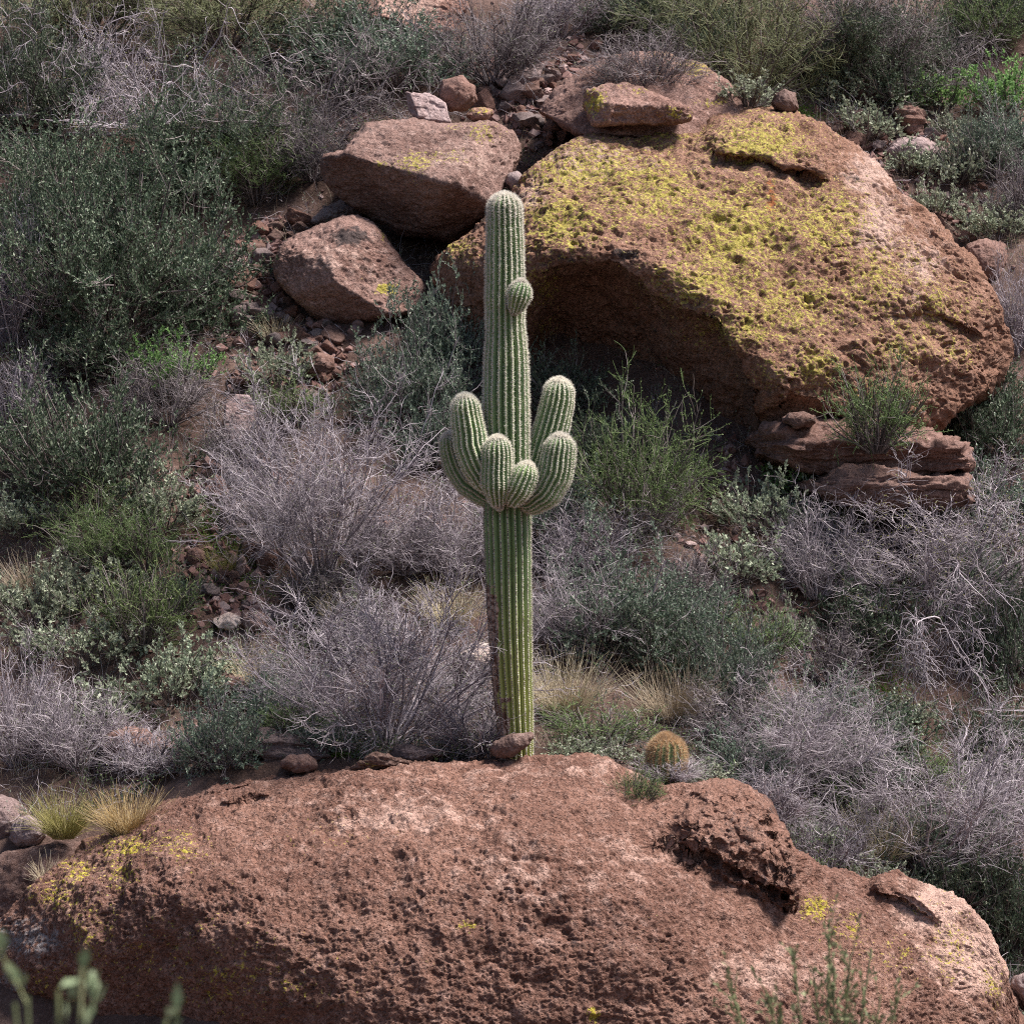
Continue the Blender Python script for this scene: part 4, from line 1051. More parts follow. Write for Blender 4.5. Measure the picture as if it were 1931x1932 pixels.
# ------------------------------------------------------------------ the bushes, top of the slope first
PLANTS = [
 # top left thicket
 ('leafy', 40, 240, 260, 230, 'dark shrub filling the top corner behind the pale tangled twigs'),
 ('wispy', 180, 70, 330, 150, 'olive wispy shrub cut by the top edge behind the grey tangle'),
 ('wispy', 430, 90, 330, 150, 'olive wispy shrub at the top edge behind dark arching branches'),
 ('paletangle', 120, 230, 360, 200, 'grey tangled bush arching over the top corner thicket'),
 ('paletangle', 320, 260, 440, 220, 'wide pale tangled bush with branches sweeping down over the dark shrub'),
 ('leafy', 180, 420, 400, 195, 'dark green shrub beneath the sweeping pale twigs'),
 ('leafy', 420, 330, 270, 220, 'shaded dark shrub beside the green tipped fine shrub'),
 ('tangle', 600, 250, 420, 200, 'dark bush with long bare branches arching towards the tilted slab'),
 ('leafy', 640, 115, 240, 150, 'dark shrub at the top edge behind the arching branches'),
 ('bluegrey', 745, 165, 250, 130, 'grey green shrub under the pale pink ridge top boulder'),
 ('green', 485, 385, 170, 170, 'fine green shrub with bright tips at the edge of the dark shrub'),
 ('darkdry', 590, 340, 150, 130, 'dark bare twigs drooping beside the overhanging boulder'),
 ('leafy', 215, 632, 400, 365, 'very large dark green leafy shrub covering the upper slope'),
 ('leafy', 345, 605, 150, 230, 'dark leafy shrub bordering the rubble chute'),
 # top middle
 ('darkdry', 930, 158, 230, 170, 'upright twiggy bush growing out of the rubble above the grey block'),
 ('dry', 1060, 70, 190, 110, 'grey twig bush at the top edge above the bare slope'),
 ('leafy', 1190, 75, 150, 120, 'dark small shrub at the top edge above the domed boulder'),
 ('darkdry', 1215, 182, 190, 125, 'sparse dark twig bush growing on the domed boulder', 8.75),
 ('leafy', 1300, 120, 170, 130, 'dark shaded shrub behind the olive wispy one'),
 ('wispy', 1400, 190, 300, 220, 'large olive wispy shrub sweeping down behind the lichen boulder'),
 ('wispy', 1300, 70, 250, 120, 'olive wispy shrub at the top edge over the domed boulder'),
 ('silver', 1410, 198, 110, 56, 'small silver shrub rooted in the crack on the boulder crest', 8.75),
 # top right
 ('leafy', 1610, 160, 250, 200, 'dark shrub with upright bare stems over the brown block'),
 ('darkdry', 1640, 165, 260, 210, 'dark twig bush standing above the cracked brown block'),
 ('green', 1850, 110, 190, 150, 'mid green shrub below the straw grass at the top corner'),
 ('tangle', 1770, 175, 230, 130, 'tangled twigs above the bright green shrubs at the top corner'),
 ('leafy', 1740, 130, 170, 140, 'dark olive leafy shrub between the dark twigs and the straw grass'),
 ('bright', 1765, 215, 110, 70, 'small bright green shrub below the tangled twigs'),
 ('bright', 1890, 215, 140, 100, 'big bright green shrub at the picture edge'),
 ('silver', 1580, 200, 110, 65, 'silver shrub under the olive wispy shrub, highest of the scree row'),
 ('silver', 1630, 262, 120, 70, 'silver shrub between the brown block and the squat brown rock'),
 ('silver', 1715, 330, 120, 60, 'grey green low shrub in front of the lilac outcrop'),
 ('silver', 1805, 345, 90, 80, 'tall silver shrub just downhill of the lilac outcrop'),
 ('silver', 1770, 410, 100, 70, 'silver shrub touching the oval brown stone'),
 ('silver', 1880, 455, 140, 80, 'wide silver shrub above the russet boulder'),
 ('bluegrey', 1870, 335, 170, 140, 'grey green twiggy shrub beside the lilac outcrop'),
 ('silver', 1790, 255, 80, 50, 'small pale shrub uphill of the rounded layered rock'),
 ('darkdry', 1920, 430, 120, 130, 'dark grass like bush at the edge above the russet boulder'),
 ('dry', 1915, 665, 90, 170, 'pale twig bush against the flank of the big boulder'),
 ('green', 1650, 850, 150, 160, 'light green shrub rooted on the red rock shelf', 4.3),
 ('leafy', 1860, 870, 200, 170, 'dark shrub at the foot of the big boulder flank'),
 ('bluegrey', 1890, 985, 160, 110, 'blue grey shrub at the edge beneath the dark one'),
 ('silver', 1840, 925, 90, 65, 'silver shrub just below the dark edge shrub'),
 # left edge and left middle
 ('dry', 25, 650, 180, 230, 'lilac twig bush at the edge beside the very large dark shrub'),
 ('dry', 15, 800, 130, 130, 'small lilac twig bush at the edge below the taller one'),
 ('leafy', 165, 710, 190, 120, 'low dark green shrub just under the very large shrub'),
 ('bright', 335, 735, 150, 100, 'pale green leafy shrub above the fan shaped grey bush'),
 ('darkdry', 320, 800, 200, 140, 'dark twigs under the pale green leafy shrub'),
 ('silver', 525, 735, 120, 100, 'silver shrub rooted by the layered dark red rock'),
 ('bluegrey', 760, 800, 240, 220, 'dense blue grey shrub behind the saguaro trunk'),
 ('bluegrey', 850, 700, 150, 160, 'blue grey shrub touching the lower end of the lichen boulder'),
 ('bluegrey', 840, 880, 170, 150, 'blue grey shrub directly behind the saguaro arms'),
 ('leafy', 165, 955, 280, 230, 'large dark upright shrub alone on the middle slope'),
 ('leafy', 1050, 785, 140, 120, 'dark shrub squeezed between saguaro arm and hollow of the big boulder'),
 ('green', 1200, 1010, 270, 250, 'big feathery green shrub under the dark hollow'),
 ('tangle', 1180, 1030, 260, 140, 'bare twigs hanging at the foot of the feathery green shrub'),
 ('bright', 1495, 935, 140, 75, 'vivid green shrub in front of the broken red shelf'),
 ('silver', 1425, 1005, 150, 110, 'bright silver shrub on red soil, upper of two'),
 ('silver', 1520, 1010, 110, 90, 'silver shrub half mixed with grey twigs below the vivid green one'),
 ('silver', 1390, 1095, 140, 90, 'greyer silver shrub on red soil, lower of two'),
 ('dry', 1540, 1130, 180, 170, 'grey twig bush between the silver shrubs and the big budding bush'),
 ('yellowdry', 1750, 1160, 420, 270, 'large bush with yellow green buds on top and grey twigs below'),
 ('droop', 1760, 1330, 270, 230, 'bush with pale bare branches drooping like roots over black shade'),
 ('darkdry', 1310, 1155, 140, 120, 'dark bare brush in front of red soil'),
 ('silver', 1490, 1225, 80, 85, 'small silver shrub under the grey twig bush'),
 ('bluegrey', 1370, 1330, 180, 170, 'rounded grey green shrub between two straw grass clumps and silver shrub'),
 ('leafy', 1890, 1280, 180, 200, 'dark shrub behind the drooping branches at the edge'),
 ('leafy', 1890, 1440, 200, 150, 'dark green shrub at the edge below the drooping branches'),
 ('darkdry', 1560, 1290, 170, 120, 'low dark twigs on the shaded bank'),
 # left lower
 ('silver', 55, 1010, 140, 90, 'silver shrub at the edge uphill of straw grass'),
 ('silver', 300, 1000, 150, 110, 'silver shrub with bold leaves beside the dark upright shrub'),
 ('green', 190, 1075, 200, 150, 'feathery green shrub below the dark upright one'),
 ('green', 275, 1080, 130, 105, 'fine olive green shrub beside the mossy gully'),
 ('green', 265, 1225, 170, 165, 'fine olive shrub left of the pale cream slab'),
 ('silver', 70, 1180, 180, 120, 'silver shrub at the edge above the lilac twigs'),
 ('silver', 165, 1150, 150, 110, 'silver shrub in the middle of the lower thicket'),
 ('silver', 150, 1260, 200, 110, 'wide silver shrub right above the lilac twigs'),
 ('dry', 605, 1095, 370, 345, 'large fan shaped grey bush on the middle slope'),
 ('dry', 870, 1095, 200, 170, 'pale grey twig bush beside the saguaro trunk'),
 ('dry', 760, 1080, 220, 130, 'low grey twigs between the fan shaped bush and the saguaro'),
 ('silver', 665, 1180, 90, 70, 'little silver shrub behind the huge grey bush'),
 ('darkdry', 600, 1140, 160, 90, 'shadowed drooping twigs below the fan shaped bush'),
 ('dry', 665, 1235, 160, 110, 'grey twigs just downhill of the stone pile'),
 ('dry', 1090, 1090, 190, 130, 'grey twig bush behind the saguaro trunk below the arms'),
 ('bluegrey', 1135, 1225, 270, 230, 'soft grey green shrub beside the middle of the saguaro trunk'),
 ('dry', 1080, 1230, 200, 160, 'pale wiry twigs in front of the soft grey green shrub'),
 ('green', 1130, 1410, 220, 80, 'low feathery olive shrub between the saguaro and the barrel cactus'),
 ('silver', 1090, 1450, 90, 40, 'low silver plant nearest the saguaro on the dome rim'),
 ('silver', 1170, 1460, 100, 42, 'low silver plant right before the barrel cactus'),
 ('silver', 1320, 1490, 110, 48, 'low bright plant just past the barrel cactus'),
 ('dry', 30, 1440, 190, 220, 'tall lilac twig bush at the edge above the grass clumps'),
 ('dry', 150, 1450, 200, 150, 'lilac twig bush behind the green gold grass'),
 ('silver', 330, 1330, 160, 130, 'silver shrub uphill of the pink upright stone'),
 ('silver', 190, 1370, 150, 90, 'low silver shrub above the broken pink outcrop'),
 ('bluegrey', 430, 1445, 160, 140, 'grey olive shrub beside the long dark split rock'),
 ('silver', 400, 1290, 120, 75, 'silver shrub above the dark hollow rock'),
 ('dry', 290, 1465, 190, 100, 'low lilac twigs behind the pink upright stone'),
 ('dry', 725, 1432, 410, 310, 'huge fan shaped grey bush left of the saguaro foot'),
 ('dry', 900, 1425, 180, 120, 'low wiry twigs reaching across the saguaro foot'),
 ('bluegrey', 620, 1435, 120, 70, 'low olive plant over the end of the dark split rock'),
 # gap fillers seen in the photograph
 ('green', 560, 800, 140, 80, 'low green shrub between the upright lilac slab and the blue grey shrubs'),
 ('darkdry', 455, 890, 150, 120, 'dark twigs between the upright lilac slab and the fan shaped bush'),
 ('bluegrey', 1290, 1200, 150, 110, 'grey green shrub right of the soft grey green one'),
 ('green', 1430, 1250, 150, 110, 'feathery green shrub under the small silver shrub'),
 ('leafy', 1620, 1215, 180, 130, 'dark leafy shrub on the shaded bank under the budding bush'),
 ('leafy', 1640, 1430, 190, 120, 'dark leafy shrub beneath the shaded green bank'),
 ('bluegrey', 1560, 1400, 170, 130, 'grey green shrub rising through the wide lilac twig bush'),
 ('green', 1740, 1500, 150, 95, 'fine green shrub amid the lilac twigs of the lower bank'),
 ('leafy', 1250, 1270, 150, 110, 'dark low shrub behind the straw clump uphill of the barrel cactus'),
 ('bluegrey', 530, 1340, 140, 95, 'grey green shrub between the dark hollow rock and the huge grey bush'),
 ('green', 560, 1400, 150, 80, 'feathery green shrub over the long dark split rock'),
 ('leafy', 80, 900, 150, 110, 'dark low shrub at the edge beside the dark upright shrub'),
 ('leafy', 90, 560, 190, 220, 'dark leafy shrub between the edge twigs and the very large dark shrub'),
 ('leafy', 310, 1150, 120, 80, 'dark low shrub at the side of the mossy gully'),
 ('bluegrey', 1830, 1130, 170, 150, 'grey green shrub at the edge behind the budding bush'),
 ('leafy', 1820, 780, 160, 120, 'dark shrub pressed against the lower flank of the big boulder'),
 ('leafy', 1130, 900, 200, 150, 'dark green shrub behind the raised right arms of the saguaro'),
 ('bluegrey', 1010, 1010, 170, 130, 'grey green shrub directly behind the saguaro trunk under the arms'),
 ('leafy', 1880, 70, 180, 120, 'dark shrub in the top corner behind the straw grass'),
 ('bluegrey', 1900, 300, 150, 100, 'grey green shrub at the edge under the big bright green one'),
 ('leafy', 1690, 200, 150, 90, 'dark shrub uphill of the rounded layered rock'),
 ('bluegrey', 1700, 975, 180, 85, 'grey green shrub hiding the foot of the broken red shelf'),
 ('silver', 1590, 975, 130, 70, 'silver shrub at the near corner of the broken red shelf'),
 ('bluegrey', 1620, 1500, 180, 130, 'grey green shrub behind the yellow green leafy one'),
 ('green', 1800, 1610, 170, 120, 'fine green shrub within the wide lilac twig bush at the lower edge'),
 ('bluegrey', 1700, 1620, 150, 100, 'grey green shrub low on the bank over the pale end of the dome'),
 ('green', 1480, 1420, 160, 120, 'fine green shrub behind the wide lilac twig bush'),
 # right lower
 ('dry', 1450, 1560, 150, 120, 'small lilac twig bush rising behind the top of the rough ledge'),
 ('bluegrey', 1400, 1480, 150, 110, 'grey green shrub between the barrel cactus and the rough ledge'),
 ('silver', 1540, 1600, 110, 70, 'small grey silver plant behind the end of the rough ledge'),
 ('darkdry', 1830, 1690, 170, 130, 'dark twigs above the dark green low shrub by the pale shoulder'),
 ('dry', 1480, 1490, 330, 220, 'wide lilac twig bush uphill of the rough ledge'),
 ('darkdry', 1375, 1410, 160, 130, 'dark twigs right behind the barrel cactus'),
 ('dry', 1740, 1640, 400, 270, 'wide lilac twig bush above the pale end of the dome'),
 ('bright', 1590, 1540, 100, 75, 'yellow green leafy shrub amid lilac twigs'),
 ('silver', 1690, 1370, 120, 60, 'silver shrub on the shaded green bank'),
 ('silver', 1640, 1690, 140, 65, 'grey shrub on the dome edge touching its pale end'),
 ('dry', 1560, 1640, 170, 110, 'low grey twigs along the dome edge below the ledge top'),
 ('dry', 1860, 1560, 170, 130, 'lilac twigs at the edge below the dark green shrub'),
 ('leafy', 1895, 1800, 190, 230, 'dark shrub at the edge past the pale end of the red dome'),
 ('leafy', 1800, 1710, 190, 110, 'dark green low shrub directly above the pale end of the red dome'),
]
for pl in PLANTS:
    plant(*pl[:6], Y=pl[6] if len(pl) > 6 else None)

# small plants growing on the red dome itself
def on_dome(px, py, Y, kind, w, h, label):
    return plant(kind, px, py, w, h, label, Y=Y)
on_dome(1200, 1522, -0.95, 'green', 85, 78, 'little grey green bush growing on the bare red dome')
on_dome(1258, 1470, -0.22, 'dry', 110, 45, 'short bare twigs crossing the foot of the barrel cactus')

# ------------------------------------------------------------------ grass clumps
GRASS = [
 ('straw', 1062, 1352, 130, 128, 'straw grass clump right beside the saguaro trunk', 420),
 ('straw', 1265, 1360, 140, 118, 'straw grass clump uphill of the barrel cactus', 380),
 ('straw', 1655, 1630, 100, 120, 'pale grass on the dome edge behind the rough ledge', 300),
 ('straw', 1860, 75, 130, 70, 'straw grass on the ridge at the top corner', 320),
 ('gold', 240, 1572, 110, 92, 'golden grass clump on the shoulder of the red dome', 420),
 ('greengrass', 120, 1578, 85, 95, 'green gold grass clump beside the round grey rock', 340),
 ('straw', 90, 1665, 44, 62, 'thin straw tuft on the low brown boulder', 90),
 ('straw', 60, 1120, 140, 75, 'straw grass patch among silver shrubs at the edge', 300),
 ('straw', 150, 985, 110, 70, 'straw grass under the dark upright shrub', 200),
 ('straw', 1440, 165, 60, 55, 'dry tuft behind the silver shrub on the boulder crest', 120),
 ('straw', 640, 1180, 100, 90, 'straw grass behind the huge grey bush', 200),
 ('straw', 480, 1290, 90, 90, 'straw grass by the dark hollow rock', 180),
 ('straw', 520, 640, 110, 50, 'dead brown grass under the rubble chute', 160),
 ('straw', 850, 1180, 130, 100, 'pale grass at the twig bush beside the saguaro', 220),
 ('greengrass', 430, 1080, 90, 60, 'green grass in the mossy gully', 160),
]
for i, (m, px, py, w, h, lab, n) in enumerate(GRASS):
    p = hit(px, py) if py < 1560 or px > 1500 else at(px, py, {240: -0.75, 120: -0.45, 90: -0.85}[px])
    s = px_scale(p[1])
    g = link('grass_clump', grass_mesh(300 + i, h * s * 1.15, w * s * 1.1, int(n * 1.8), M[m]))
    g.location = (p[0], p[1], p[2] - 0.02)
    tag(g, lab, 'grass', 'grass clumps among the bushes')

# ------------------------------------------------------------------ low herbs, dry grass and litter nobody could count
r = np.random.default_rng(5)
pts = scatter_points([(45, 730, 70, 60, 1), (20, 850, 40, 30, .6), (415, 985, 60, 25, 1), (425, 1045, 60, 50, 1), (1665, 1270, 70, 70, 1.6), (1850, 1480, 60, 60, .8), (1520, 215, 40, 16, .4),
                      (560, 1420, 60, 14, .5), (640, 1430, 60, 12, .4), (470, 1100, 60, 30, .6), (1700, 1380, 60, 40, .7)], 9000, r)
d = unit(r.normal(size=pts.shape) + np.array([0, 0, 0.9]))
V, Q = leaves(pts + np.array([0, 0, 1]) * r.random((len(pts), 1)) * 0.05, d, r.uniform(0.016, 0.034, len(pts)), r.uniform(0.010, 0.02, len(pts)), r)
tag(link('green_herbs', mesh_from('green_herbs', V, Q, mats=[M['moss']])), 'patches of vivid green herbs on the damp ground', 'herbs', kind='stuff')

n = 15000
x = r.uniform(-6, 6.4, n)
y = 0.1 + 12.5 * r.random(n) ** 1.3
k = fbm(np.stack([x, y, 0 * x], -1), 0.7, 3, 0.5, 44) > -0.05
x, y = x[k], y[k]
st = np.stack([x, y, hgt(x, y)], -1)
d = unit(r.normal(size=st.shape) * 0.55 + np.array([0, 0, 1.0]))
b = grow(st, d, r.uniform(0.06, 0.30, len(st)), 4, 0.18, -0.05, r)
V, Q = tubes(b, 0.0020, 0.0008)
tag(link('dry_grass', mesh_from('dry_grass', V, Q, mats=[M['straw']])), 'thin dry grass stems between the bushes', 'grass', kind='stuff')

def undergrowth(n, mat_l, mat_t, seed):
    r = np.random.default_rng(seed)
    x = r.uniform(-6, 6.4, n)
    y = 0.10 + 12.3 * r.random(n) ** 1.5
    z = hgt(x, y)
    sc = px_scale(y)
    px, py = 965.5 + x / sc, 966 - (z - CAMZ) / sc
    bare = np.zeros(n, bool)
    for bx, by, rx, ry in [(1375, 930, 75, 80), (1330, 1060, 60, 60), (980, 210, 130, 100), (1030, 110, 130, 60), (520, 540, 120, 150), (590, 680, 90, 90), (1480, 1190, 120, 50), (1660, 1250, 80, 70),
                           (440, 1150, 80, 50), (410, 1060, 80, 80), (1700, 280, 130, 70), (1800, 430, 80, 60), (470, 780, 60, 60)]:
        bare |= ((px - bx) / rx) ** 2 + ((py - by) / ry) ** 2 < 1
    keep = ~bare & (fbm(np.stack([x, y, 0 * x], -1), 0.8, 3, 0.5, seed) > -0.12)
    x, y, z = x[keep], y[keep], z[keep]
    m = len(x)
    c = np.stack([x, y, z], -1)
    k = 9
    st = np.repeat(c, k, 0) + r.normal(size=(m * k, 3)) * np.array([0.06, 0.06, 0])
    h = np.repeat(r.uniform(0.10, 0.34, m), k)
    tw = grow(st, unit(r.normal(size=(m * k, 3)) * 0.6 + np.array([0, 0, 0.9])), h, 5, 0.16, 0.03, r)
    A, B_ = Bag(), Bag()
    A.add(tubes(tw, 0.0026, 0.0014))
    p, d = sample(tw, m * 46, r, 0.3)
    B_.add(leaves(p, unit(d + np.array([0, 0, 0.3])), r.uniform(0.014, 0.034, len(p)), r.uniform(0.007, 0.015, len(p)), r))
    V = np.concatenate([np.concatenate(A.v), np.concatenate(B_.v)])
    Qa, Qb = np.concatenate(A.q), np.concatenate(B_.q) + A.n
    return mesh_from('undergrowth', V, np.concatenate([Qa, Qb]), mats=[mat_t, mat_l], mat_idx=np.concatenate([np.zeros(len(Qa)), np.ones(len(Qb))]))
tag(link('undergrowth', undergrowth(1500, M['jojoba_blue'], M['twigdark'], 61)), 'pale low undergrowth filling gaps between the bushes', 'undergrowth', kind='stuff')
tag(link('undergrowth', undergrowth(1500, M['feather'], M['twigdark'], 62)), 'green low undergrowth filling gaps between the bushes', 'undergrowth', kind='stuff')

n = 7000
x = r.uniform(-6, 6.4, n)
y = 0.05 + 12.5 * r.random(n) ** 1.2
k = fbm(np.stack([x, y, 0 * x], -1), 0.6, 3, 0.5, 51) > -0.1
x, y = x[k], y[k]
st = np.stack([x, y, hgt(x, y) + 0.02 + 0.12 * r.random(len(x))], -1)
d = unit(r.normal(size=st.shape) * np.array([1, 1, 0.5]))
b = grow(st, d, r.uniform(0.08, 0.45, len(st)), 6, 0.25, -0.02, r)
V, Q = tubes(b, 0.0032, 0.0014)
tag(link('twig_litter', mesh_from('twig_litter', V, Q, mats=[M['twig']])), 'fallen grey twigs littering the slope', 'litter', kind='stuff')

# ------------------------------------------------------------------ saguaro
def cactus_skin():
    N = NT('cactus_skin')
    v, _ = N.objvec()
    a = N.noise(v, 3.0, 4, 0.6)
    b = N.noise(v, 25.0, 5, 0.65)
    c = N.mix(N.step(a, 0.35, 0.65), (0.140, 0.225, 0.105), (0.195, 0.285, 0.120))
    c = N.mix(N.math('MULTIPLY', N.step(b, 0.5, 0.75), 0.4), c, (0.19, 0.25, 0.11))
    c = N.mix(N.math('MULTIPLY', N.step(N.attr('crest'), 0.74, 0.96), 0.9), c, (0.58, 0.58, 0.42))
    c = N.mix(N.math('MULTIPLY', N.attr('yellow'), 0.65), c, (0.42, 0.43, 0.12))
    bk = N.math('ADD', N.math('MULTIPLY', N.attr('bark'), 0.7), N.math('MULTIPLY', N.math('SUBTRACT', N.noise(v, 9.0, 6, 0.7), 0.5), 1.3))
    barkc = N.mix(N.step(b, 0.42, 0.6), (0.11, 0.055, 0.04), (0.45, 0.33, 0.27))
    c = N.mix(N.step(bk, 0.34, 0.44), c, barkc)
    N.l(c, N.bsdf.inputs['Base Color'])
    N.bsdf.inputs['Roughness'].default_value = 0.55
    N.bsdf.inputs['Specular IOR Level'].default_value = 0.3
    bp = N.n('Bump', i_Strength=0.4, i_Distance=0.006)
    N.l(b, bp.inputs['Height'])
    N.l(bp.outputs[0], N.bsdf.inputs['Normal'])
    return N.m
M['cactus'] = cactus_skin()
M['spine'] = leaf_mat('spine_pale', (0.80, 0.75, 0.64), (0.90, 0.87, 0.80), (0.95, 0.93, 0.90), 0.5, 0.5, 0.3)
M['spinedark'] = leaf_mat('spine_weathered', (0.10, 0.075, 0.07), (0.30, 0.25, 0.23), (0.58, 0.52, 0.46), 0.1, 0.6, 0.2)
M['spinetan'] = leaf_mat('spine_tan', (0.38, 0.22, 0.13), (0.60, 0.40, 0.25), (0.76, 0.60, 0.44), 0.35, 0.5, 0.3)

def ribbed(path, rad, nrib, depth, seed, per=10, groove=2.3):
    """A ribbed column along a path: mesh arrays, crest attribute and the areole points on its crests."""
    path = np.asarray(path, float)
    rad = np.asarray(rad, float)
    k = len(path)
    tan = unit(np.gradient(path, axis=0))
    ref = np.array([0.0, -1.0, 0.0])
    a = np.empty_like(path)
    b = np.empty_like(path)
    for i in range(k):
        t = tan[i]
        ref = ref - t * (ref @ t)
        ref = ref / np.linalg.norm(ref)
        a[i], b[i] = ref, np.cross(t, ref)
    m = nrib * per
    th = np.arange(m) / m * 2 * PI
    f = (np.arange(m) / per) % 1.0
    f = np.minimum(f, 1 - f) * 2                     # 0 on the crest, 1 in the valley
    prof = 1 - depth * f ** groove
    r = np.random.default_rng(seed)
    s = np.concatenate([[0], np.cumsum(np.linalg.norm(np.diff(path, axis=0), axis=1))])
    wob = np.interp(s, np.linspace(0, s[-1] + 1e-6, 9), r.normal(size=9)) * 0.035
    rib = (np.arange(m) // per)
    jit = r.normal(size=nrib) * 0.02
    RR = rad[:, None] * (prof[None] * (1 + jit[((np.arange(m) + per // 2) // per) % nrib][None]))
    sub = r.normal(size=(k, nrib)) * 0.0
    ph = th[None] + wob[:, None]
    V = path[:, None] + RR[..., None] * (np.cos(ph)[..., None] * a[:, None] + np.sin(ph)[..., None] * b[:, None])
    V += (fbm(V.reshape(-1, 3), 6.0, 3, 0.5, seed) * 0.006).reshape(k, m)[..., None] * (V - path[:, None]) / (rad[:, None, None] + 1e-4) * np.minimum(rad, 0.1)[:, None, None] / 0.1
    idx = np.arange(k * m).reshape(k, m)
    nx_ = np.roll(idx, -1, 1)
    Q = np.stack([idx[:-1], nx_[:-1], nx_[1:], idx[1:]], -1).reshape(-1, 4)
    crest = np.broadcast_to(1 - f, (k, m)).ravel()
    return V, Q, crest, s, a, b, path, rad, wob

def spines(V, s, path, per, nrib, spacing, nper, lfun, seed, width=0.0042, matfun=None):
    r = np.random.default_rng(seed)
    k = len(path)
    ns = max(3, int(s[-1] / spacing))
    P, Nn, T, SS = [], [], [], []
    tan = unit(np.gradient(path, axis=0))
    for j in range(nrib):
        line = V[:, j * per]
        ls = np.concatenate([[0], np.cumsum(np.linalg.norm(np.diff(line, axis=0), axis=1))])
        t = (np.arange(ns) + r.random()) / ns * s[-1]
        tt = np.clip(t + r.normal(size=ns) * spacing * 0.12, 0, s[-1]) * (ls[-1] / s[-1])
        tt = np.concatenate([tt, ls[-1] * (1 - 0.07 * r.random(int(12 if ns > 6 else 4)) ** 1.3)])
        uu = np.interp(tt, ls, np.arange(k))
        pp = np.stack([np.interp(tt, ls, line[:, c]) for c in range(3)], -1)
        cc = np.stack([np.interp(uu, np.arange(k), path[:, c]) for c in range(3)], -1)
        tg = np.stack([np.interp(uu, np.arange(k), tan[:, c]) for c in range(3)], -1)
        nn = pp - cc
        nn = nn - tg * (nn * tg).sum(1, keepdims=True) * 0.4
        P.append(pp); Nn.append(unit(nn + tg * 0.12)); T.append(tt / ls[-1])
    P, Nn, T = np.concatenate(P), np.concatenate(Nn), np.concatenate(T)
    P, Nn, T = np.repeat(P, nper, 0), np.repeat(Nn, nper, 0), np.repeat(T, nper)
    d = unit(Nn * 0.70 + r.normal(size=P.shape) * 0.45)
    flip = (d * Nn).sum(1) < 0.05
    d[flip] += Nn[flip] * (0.15 - (d[flip] * Nn[flip]).sum(1))[:, None]
    d = unit(d)
    L = lfun(T, P) * r.uniform(0.6, 1.15, len(P))
    side = unit(np.cross(d, r.normal(size=P.shape))) * (width * 0.5)
    base = P - Nn * 0.002
    tri = np.stack([base - side, base + side, base + d * L[:, None]], 1)
    mi = matfun(T, P, r) if matfun is not None else np.zeros(len(P), int)
    # woolly areole cushions
    n1 = len(P) // nper
    c = P[::nper] + Nn[::nper] * 0.003
    u1 = unit(np.cross(Nn[::nper], np.array([0.3, 0.5, 0.8]))) * 0.0085
    v1 = np.cross(Nn[::nper], u1)
    quad = np.stack([c - u1, c - v1, c + u1, c + v1], 1)
    VV = np.concatenate([quad.reshape(-1, 3), tri.reshape(-1, 3)])
    Qd = np.arange(n1 * 4).reshape(-1, 4)
    Tr = n1 * 4 + np.arange(len(P) * 3).reshape(-1, 3)
    return VV, Qd, Tr, np.concatenate([mi[::nper], mi])

sag = bpy.data.objects.new('saguaro_cactus', None)
COL.objects.link(sag)
base = at(974, 1432, 0.0)
sag.location = base
tag(sag, 'tall green saguaro with a ring of upcurved arms standing behind the red dome', 'cactus')

def px_path(pts, n, cap):
    """Centres and radii (px, py, dY, radius px) -> smooth path with a rounded tip."""
    p = np.array(pts, float)
    t = np.concatenate([[0], np.cumsum(np.hypot(np.diff(p[:, 0]), np.diff(p[:, 1])) + 60 * np.abs(np.diff(p[:, 2])))])
    tt = np.linspace(0, t[-1], 400)
    out = []
    for c in range(4):
        y = np.interp(tt, t, p[:, c])
        w = 17
        y = np.convolve(np.pad(y, w, mode='reflect', reflect_type='odd'), np.hanning(2 * w + 1) / np.hanning(2 * w + 1).sum(), mode='valid')
        out.append(y)
    q = np.stack(out, -1)
    X = at(q[:, 0], q[:, 1], q[:, 2])
    R = q[:, 3] * px_scale(0)
    s = np.concatenate([[0], np.cumsum(np.linalg.norm(np.diff(X, axis=0), axis=1))])
    # denser rings near the tip
    capL = cap * R[-1]
    su = np.concatenate([np.linspace(0, s[-1] - capL, n, endpoint=False), s[-1] - capL * np.cos(np.linspace(0, PI / 2, 16))])
    X2 = np.stack([np.interp(su, s, X[:, c]) for c in range(3)], -1)
    R2 = np.interp(su, s, R)
    z = np.clip((su - (s[-1] - capL)) / capL, 0, 1)
    R2 = R2 * np.sqrt(np.clip(1 - z ** 2.2, 0.0004, 1))
    return X2, R2

def cactus_part(name, pts, nrib, n, seed, parent, spacing, nper, lfun, depth=0.13, matfun=None, bark=None, mats=('spine', 'spinedark'), yellow=None, cap=1.0, per=10, skin='cactus'):
    X, R = px_path(pts, n, cap)
    V, Q, crest, s, a, b, path, rad, wob = ribbed(X, R, nrib, depth, seed, per)
    flat = V.reshape(-1, 3)
    pw = np.array(parent.matrix_world.translation) if False else np.array(base_of[parent.name])
    attrs = dict(crest=crest, bark=bark(flat) if bark else np.zeros(len(flat)), yellow=yellow(flat) if yellow else np.zeros(len(flat)))
    o = link(name, mesh_from(name, flat - pw, Q, mats=[M[skin]], attrs=attrs), parent)
    VV, Qd, Tr, mi = spines(V, s, path, per, nrib, spacing, nper, lfun, seed + 1, matfun=matfun)
    sp = link('spines', mesh_from('spines', VV - pw, Qd, Tr, mats=[M[m] for m in mats], mat_idx=mi, smooth_shade=False), o)
    sp['kind'] = 'stuff'
    return o
base_of = {sag.name: base}

